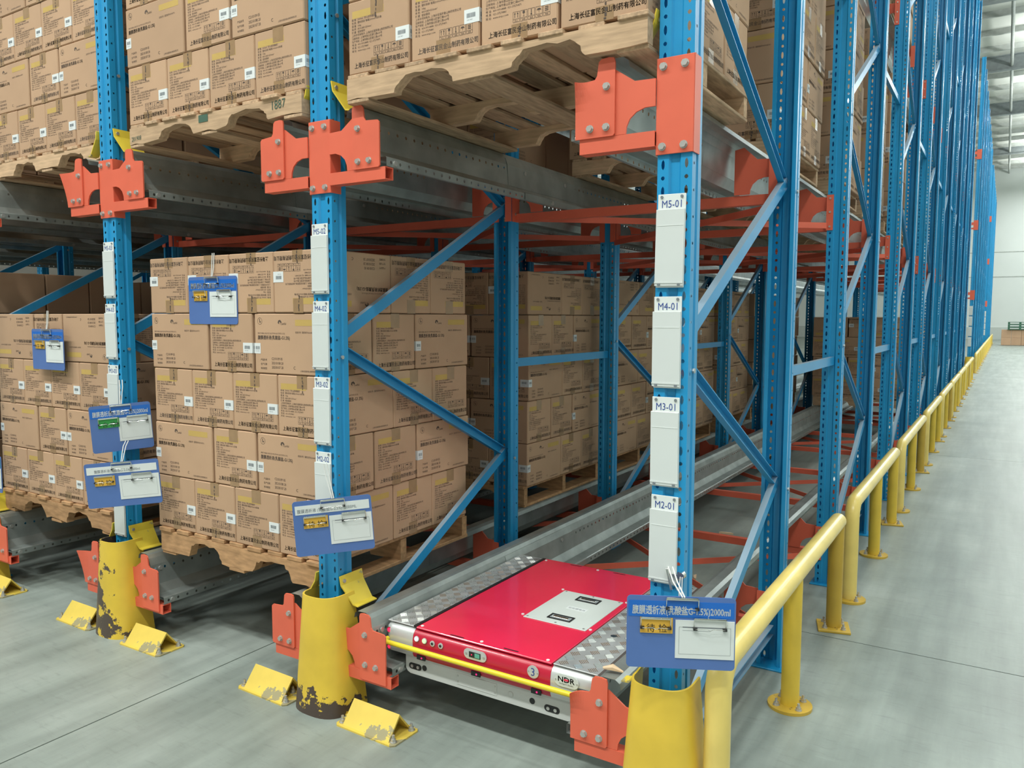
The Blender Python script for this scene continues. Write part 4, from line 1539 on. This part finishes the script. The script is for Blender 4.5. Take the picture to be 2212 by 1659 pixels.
# yellow bumper tube
inst('bumper_tube', MB().tube([(-1.092, 0.055, 0.305), (-1.090, 0.032, 0.305), (-1.080, 0.026, 0.305), (-0.235, 0.026, 0.305), (-0.225, 0.032, 0.305), (-0.218, 0.055, 0.305)], 0.0095, 14).mesh('bumper_tube', ['buffer'], True), SH)
# battery hatch with two recessed pull handles
HT = inst('battery_hatch', MB().cbox(-0.668, -0.398, 0.362, 0.708, 0.3765, 0.3795, 0.001).mesh('battery_hatch', ['hatch']), SH)
for (x, y) in ((-0.534, 0.424), (-0.528, 0.648)):
    h = MB()
    h.box(x - 0.050, x + 0.050, y - 0.024, y - 0.018, 0.3795, 0.3825)
    h.box(x - 0.050, x + 0.050, y + 0.018, y + 0.024, 0.3795, 0.3825)
    h.box(x - 0.050, x - 0.044, y - 0.018, y + 0.018, 0.3795, 0.3825)
    h.box(x + 0.044, x + 0.050, y - 0.018, y + 0.018, 0.3795, 0.3825)
    hd = inst('handle_frame', h.mesh('handle_frame', ['black']), HT)
    inst('handle_cup', MB().box(x - 0.044, x + 0.044, y - 0.018, y + 0.018, 0.3794, 0.3800).mesh('handle_cup', ['girder']), HT)
    inst('pull_handle', MB().cbox(x - 0.034, x + 0.034, y - 0.009, y + 0.009, 0.380, 0.3835, 0.001).mesh('pull_handle', ['steel']), HT)
lb = MB().box(-0.568, -0.482, 0.524, 0.556, 0.3795, 0.3799, 0)
lb.text('可充锂电池', 0.015, ((-0.525, 0.534, 0.3799), (1, 0, 0), (0, 1, 0)), 1, align='CENTER', off=0.0003)
inst('hatch_label', lb.mesh('hatch_label', ['paper', 'greyink']), HT)
for (x, y) in ((-0.655, 0.374), (-0.411, 0.374), (-0.655, 0.696), (-0.411, 0.696), (-0.53, 0.372), (-0.53, 0.698)):
    inst('hatch_screw', MB().cyl((x, y, 0.3795), 2, 0.0045, 0.0015, 8).mesh('hatch_screw', ['bolt']), HT)
CAPS = MB().cyl((0, 0, 0), 2, 0.0062, 0.0025, 12).mesh('cover_screw', ['sticker'], True)
for (x, y) in ((-0.942, 0.080), (-0.671, 0.080), (-0.394, 0.074), (-0.944, 1.030), (-0.670, 1.030), (-0.394, 1.03), (-0.683, 0.716), (-0.683, 0.385), (-0.388, 0.385), (-0.388, 0.716)):
    inst('cover_screw', CAPS, SH, (x, y, 0.3765))
for (x, y) in ((-0.775, 0.073), (-0.545, 0.078), (-0.786, 1.038), (-0.565, 1.038)):
    inst('cover_slot', MB().box(x - 0.030, x + 0.030, y - 0.003, y + 0.003, 0.3765, 0.3769).mesh('cover_slot', ['black']), SH)
inst('tread_eyelet', MB().cyl((-0.29, 0.38, 0.3745), 2, 0.012, 0.003, 14).mesh('tread_eyelet', ['steel'], True), SH)
# wheels standing on the rails
WH = MB().cyl((0, 0, 0), 0, 0.045, 0.03, 20).mesh('wheel', ['black'], True)
for x in (-1.066, -0.256):
    for y in (0.18, 0.45, 0.70, 0.95):
        inst('wheel', WH, SH, (x, y, 0.271))

# ------------------------------------------------------------------ clipboards
def rrect(w, h, r, n=5):
    pts = []
    for cx, cy, a0 in ((w / 2 - r, h / 2 - r, 0), (-w / 2 + r, h / 2 - r, PI / 2), (-w / 2 + r, -h / 2 + r, PI), (w / 2 - r, -h / 2 + r, 1.5 * PI)):
        for k in range(n + 1):
            a = a0 + PI / 2 * k / n
            pts.append((cx + r * math.cos(a), cy + r * math.sin(a)))
    return pts


def clip_parts(w):
    chrome = MB().tube([(-w / 2, -0.004, -0.030), (-w / 2, -0.010, 0.0), (w / 2, -0.010, 0.0), (w / 2, -0.004, -0.030)], 0.0016, 8)
    chrome.tube([(-w / 2 + 0.002, -0.012, -0.028), (-w * 0.1, -0.014, -0.026), (0, -0.013, -0.031), (w * 0.1, -0.014, -0.026), (w / 2 - 0.002, -0.012, -0.028)], 0.0010, 6)
    body = MB().box(-w / 2 + 0.001, w / 2 - 0.001, -0.009, -0.003, -0.004, 0.0025)
    jaw = MB().box(-w / 2 - 0.002, -w / 2 + 0.009, -0.013, -0.003, -0.031, -0.025).box(w / 2 - 0.009, w / 2 + 0.002, -0.013, -0.003, -0.031, -0.025)
    return chrome.mesh('clip_wire', ['steel'], True), body.mesh('clip_bar', ['steel']), jaw.mesh('clip_jaws', ['black'])


CL = {w: clip_parts(w) for w in (0.088, 0.082)}


def clipboard(name_label, loc, yaw, roll, w, h, header, card, cardcol='amber', strip='header', hang=None, pitch=0.0):
    t = thing('clipboard', name_label, 'clipboard', loc)
    t.rotation_euler = (Euler((0, 0, yaw)).to_matrix() @ Euler((pitch, 0, 0)).to_matrix() @ Euler((0, roll, 0)).to_matrix()).to_euler()
    inst('board', MB().prism(rrect(w, h, 0.012), 1, -0.003, 0.0).mesh('board', ['board']), t)
    zt = h / 2
    if strip == 'paper':
        s = inst('title_strip', MB().box(-w * 0.47, w * 0.47, -0.0042, -0.003, zt - 0.052, zt - 0.018).mesh('title_strip', ['paper']), t)
        b = MB().text(header, 0.0165, ((-0.02, -0.0042, zt - 0.045), (1, 0, 0), (0, 0, 1)), align='CENTER', bold=-0.0002, sx=0.85)
        inst('title_lettering', b.mesh('title_lettering', ['greyink']), s)
    else:
        s = inst('title_strip', MB().box(-w * 0.485, w * 0.485, -0.0038, -0.003, zt - 0.060, zt - 0.014).mesh('title_strip', [strip]), t)
        vs, fs = text2d(header, 0.027, 0.0006)
        tw = max(v[0] for v in vs) - min(v[0] for v in vs)
        b = MB().text(header, 0.027, ((0, -0.0038, zt - 0.050), (1, 0, 0), (0, 0, 1)), align='CENTER', bold=0.0006, sx=w * 0.90 / tw)
        inst('title_lettering', b.mesh('title_lettering', ['whiteink']), s)
    if card:
        c = inst('status_card', MB().box(-w * 0.375, -w * 0.375 + 0.090, -0.0065, -0.0035, zt - 0.106, zt - 0.062).mesh('status_card', [cardcol]), t)
        b = MB().text(card, 0.026, ((-w * 0.375 + 0.046, -0.0065, zt - 0.101), (1, 0, 0), (0, 0, 1)), align='CENTER')
        inst('status_lettering', b.mesh('status_lettering', ['black']), c)
    p = MB().box(-w * 0.05, w * 0.49, -0.0055, -0.0035, zt - 0.176, zt - 0.066, 0)
    fr = ((-w * 0.05, -0.0055, zt - 0.176), (1, 0, 0), (0, 0, 1))
    pw = w * 0.54
    for (a, b_, c_, d_) in ((0.010, pw - 0.010, 0.012, 0.0127), (0.010, pw - 0.010, 0.090, 0.0907), (0.010, 0.0107, 0.012, 0.090), (pw - 0.0107, pw - 0.010, 0.012, 0.090), (0.02, pw - 0.02, 0.0885, 0.0915), (0.02, pw * 0.6, 0.080, 0.0808)):
        p.quad(fr, a, b_, c_, d_, 1, 0.0003)
    inst('record_sheet', p.mesh('record_sheet', ['paper', 'greyink']), t)
    for (x, z, ww) in ((0.0 + w * 0.01, zt - 0.004, 0.088), (-w * 0.375 + 0.043, zt - 0.061, 0.082), (w * 0.265, zt - 0.060, 0.088)):
        cl = inst('bulldog_clip', CL[ww][0], t, (x, -0.003, z))
        inst('clip_bar', CL[ww][1], cl)
        inst('clip_jaws', CL[ww][2], cl)
    if hang:
        a = MB().tube([(w * 0.01, -0.008, zt)] + [tuple(q) for q in hang], 0.0022, 6).tube([(w * 0.03, -0.008, zt)] + [(q[0] + 0.012, q[1], q[2]) for q in hang], 0.0022, 6)
        inst('hanging_cord', a.mesh('hanging_cord', ['cord'], True), t)
    return t


def at(px, py, depth):
    return CAM + (_d + _r2 * ((px - 1106) / FPX) - _u2 * ((py - 829.5) / FPX)) * depth


TITLE15 = '腹膜透析液(乳酸盐G-1.5%)2000ml'
TITLE25 = '腹膜透析液(乳酸盐G-2.5%)2000ml'
clipboard('blue clipboard with amber card hanging on the right front post', Vector((0.140, -0.120, 0.660)), 0.46, 0.0, 0.300, 0.208, TITLE15, '待 检', hang=[(-0.02, 0.03, 0.135), (-0.03, 0.07, 0.165)])
clipboard('blue clipboard with white paper title strip on the middle post', Vector((-1.252, -0.062, 0.752)), 0.74, -0.07, 0.292, 0.212, '腹膜透析液 (乳酸盐G-2.5%)  2000ML', '待 检', strip='paper', hang=[(-0.015, 0.02, 0.19), (-0.02, 0.03, 0.235)])
clipboard('blue clipboard with green pass card on the left post', Vector((-2.654, -0.036, 1.018)), 1.05, -0.06, 0.262, 0.222, TITLE25, '合 格', 'green', hang=[(0.01, 0.02, 0.19), (0.012, 0.05, 0.22)])
clipboard('blue clipboard with curled paper strip hanging lowest on the left post', Vector((-2.545, -0.105, 0.772)), 0.66, -0.075, 0.330, 0.208, '腹膜透析液(乳酸盐G-2.5%)2000ml', '待 检', strip='paper', hang=[(0.01, 0.02, 0.17), (0.012, 0.05, 0.19)])
clipboard('blue clipboard hanging on the top cartons of the middle lane', Vector((-2.078, 0.056, 1.612)), 0.0, 0.0, 0.328, 0.208, TITLE15, '待 检', hang=[(0.003, -0.004, 0.14), (0.004, 0.0, 0.205)])
clipboard('blue clipboard hanging on the top cartons of the left lane', Vector((-3.440, 0.050, 1.366)), 0.0, 0.0, 0.312, 0.216, TITLE15, '待 检', hang=[(0.003, -0.004, 0.14), (0.004, 0.0, 0.205)])
clipboard('clipboard with teal title strip cut off by the left picture edge', Vector((-3.855, -0.09, 0.683)), 0.0, 0.0, 0.31, 0.2, TITLE25, '待 检', strip='teal')
# spring clip that carries the cord on the right hand post
t = thing('spring_clip', 'small steel spring clip with string above the right front clipboard', 'clip', (0.086, -0.012, 0.775))
inst('jaw', MB().cbox(-0.022, -0.014, -0.014, 0.010, -0.030, 0.034, 0.001).mesh('jaw', ['steel']), t, rot=(0, -0.25, 0))
inst('lever', MB().box(-0.016, 0.016, -0.010, 0.006, 0.010, 0.014).cyl((0.016, -0.012, 0.012), 1, 0.011, 0.02, 12).mesh('lever', ['steel'], True), t)
inst('knot', MB().tube([(-0.01, -0.01, -0.06), (0.0, -0.014, -0.065), (0.012, -0.01, -0.058)], [0.008, 0.014, 0.006], 8).mesh('knot', ['cord'], True), t)
inst('string', MB().tube([(0.016, -0.012, 0.010), (0.014, -0.014, -0.03), (0.016, -0.016, -0.065)], 0.002, 6).tube([(0.022, -0.012, 0.010), (0.022, -0.014, -0.03), (0.020, -0.016, -0.065)], 0.002, 6).mesh('string', ['cord'], True), t)

# ------------------------------------------------------------------ guard rails along the aisle
GX, GZ, GR = 0.215, 0.537, 0.038


def rail_parts():
    rb = 0.085
    pts = [(0, 0, 0.012), (0, 0, GZ - rb)]
    for k in range(1, 8):
        a = PI / 2 * k / 8
        pts.append((0, rb - rb * math.cos(a), GZ - rb + rb * math.sin(a)))
    pts += [(0, rb, GZ), (0, 1.925, GZ)]
    top = MB().tube(pts, GR, 20)
    # rounded closed end
    n = 20
    prev = None
    top.tube([(0, 1.925, GZ), (0, 1.937, GZ), (0, 1.943, GZ)], [GR, GR * 0.86, GR * 0.55], 20)
    return top.mesh('handrail', ['yellow_rail'], True)


HR = rail_parts()
RPOST = MB().tube([(0, 0, 0.012), (0, 0, GZ - 0.012)], GR * 0.93, 18).mesh('post', ['yellow'], True)
RPOSTD = MB().tube([(0, 0, 0.012), (0, 0, GZ - 0.012)], GR * 0.96, 18).mesh('post', ['yellow_dirty'], True)
FLR = MB().cyl((0, 0, 0), 2, 0.085, 0.012, 28).mesh('floor_flange', ['yellow_dirty'], False)
FLS = MB().cbox(-0.075, 0.075, -0.075, 0.075, 0, 0.012, 0.002).mesh('floor_flange', ['yellow_dirty'])
for k in range(24):
    y = 2.355 * k
    if 19.5 < y < 23.4 or y > 56:
        continue
    if k < 8:
        lab = 'yellow tubular guard rail beside the racks, %s from the front' % ORD[k]
    else:
        lab = 'distant yellow tubular guard rail beside the racks, %s from the front' % ORD[k]
    t = thing('guard_rail', lab, 'guard rail', (GX, y, 0))
    inst('handrail', HR, t)
    inst('post', RPOST, t, (0, 0.955, 0))
    inst('post', RPOSTD if k in (0, 2, 4, 7) else RPOST, t, (0, 1.89, 0))
    for yy, sq in ((0.0, False), (0.955, False), (1.89, True)):
        f = inst('floor_flange', FLS if sq else FLR, t, (0, yy, 0), (0, 0, 0.25 if sq else 0))
        if k < 8:
            for q in range(4):
                a = PI / 4 + PI / 2 * q
                inst('anchor_bolt', ANCH, f, (0.060 * math.cos(a), 0.060 * math.sin(a), 0.012))

# ------------------------------------------------------------------ far end of the aisle: cartons and green crates
FARC = MB().cbox(-0.24, 0.24, -0.3, 0.3, 0, 0.44, 0.006).mesh('carton', ['card'])
for r_ in range(2):
    for c in range(5):
        thing('carton', 'brown carton at the far end of the aisle, %s layer, %s from left' % (('bottom', 'top')[r_], ORD[c]), 'carton', (0.96 + 0.49 * c, 51.5, 0.445 * r_ + 0.02), me=FARC, group='cartons at the far end of the aisle')
GCR = MB()
GCR.box(-0.6, 0.6, -0.5, 0.5, 0.0, 0.03).box(-0.6, 0.6, -0.5, 0.5, 0.11, 0.14)
for x in (-0.55, 0.0, 0.55):
    GCR.box(x - 0.05, x + 0.05, -0.5, 0.5, 0.03, 0.11)
GCR = GCR.mesh('green_pallet', ['darkgreen'])
for c in range(2):
    for r_ in range(3):
        thing('green_pallet', 'dark green plastic pallet lying on the far cartons, %s stack, %s' % (('left', 'right')[c], ('bottom', 'middle', 'top')[r_]), 'pallet', (1.62 + 1.25 * c, 51.6, 0.91 + 0.15 * r_), me=GCR)

# splinters lying on the right front bracket
t = thing('wood_splinter', 'pale wood splinter lying on the yellow guide beside the shuttle', 'splinter', (-0.135, 0.03, 0.425), (0.1, 0.1, 0.3), me=MB().tube([(-0.03, 0, 0), (0.0, 0.004, 0.006), (0.035, -0.003, 0.002)], [0.004, 0.011, 0.003], 7).mesh('wood_splinter', ['sawdust']))
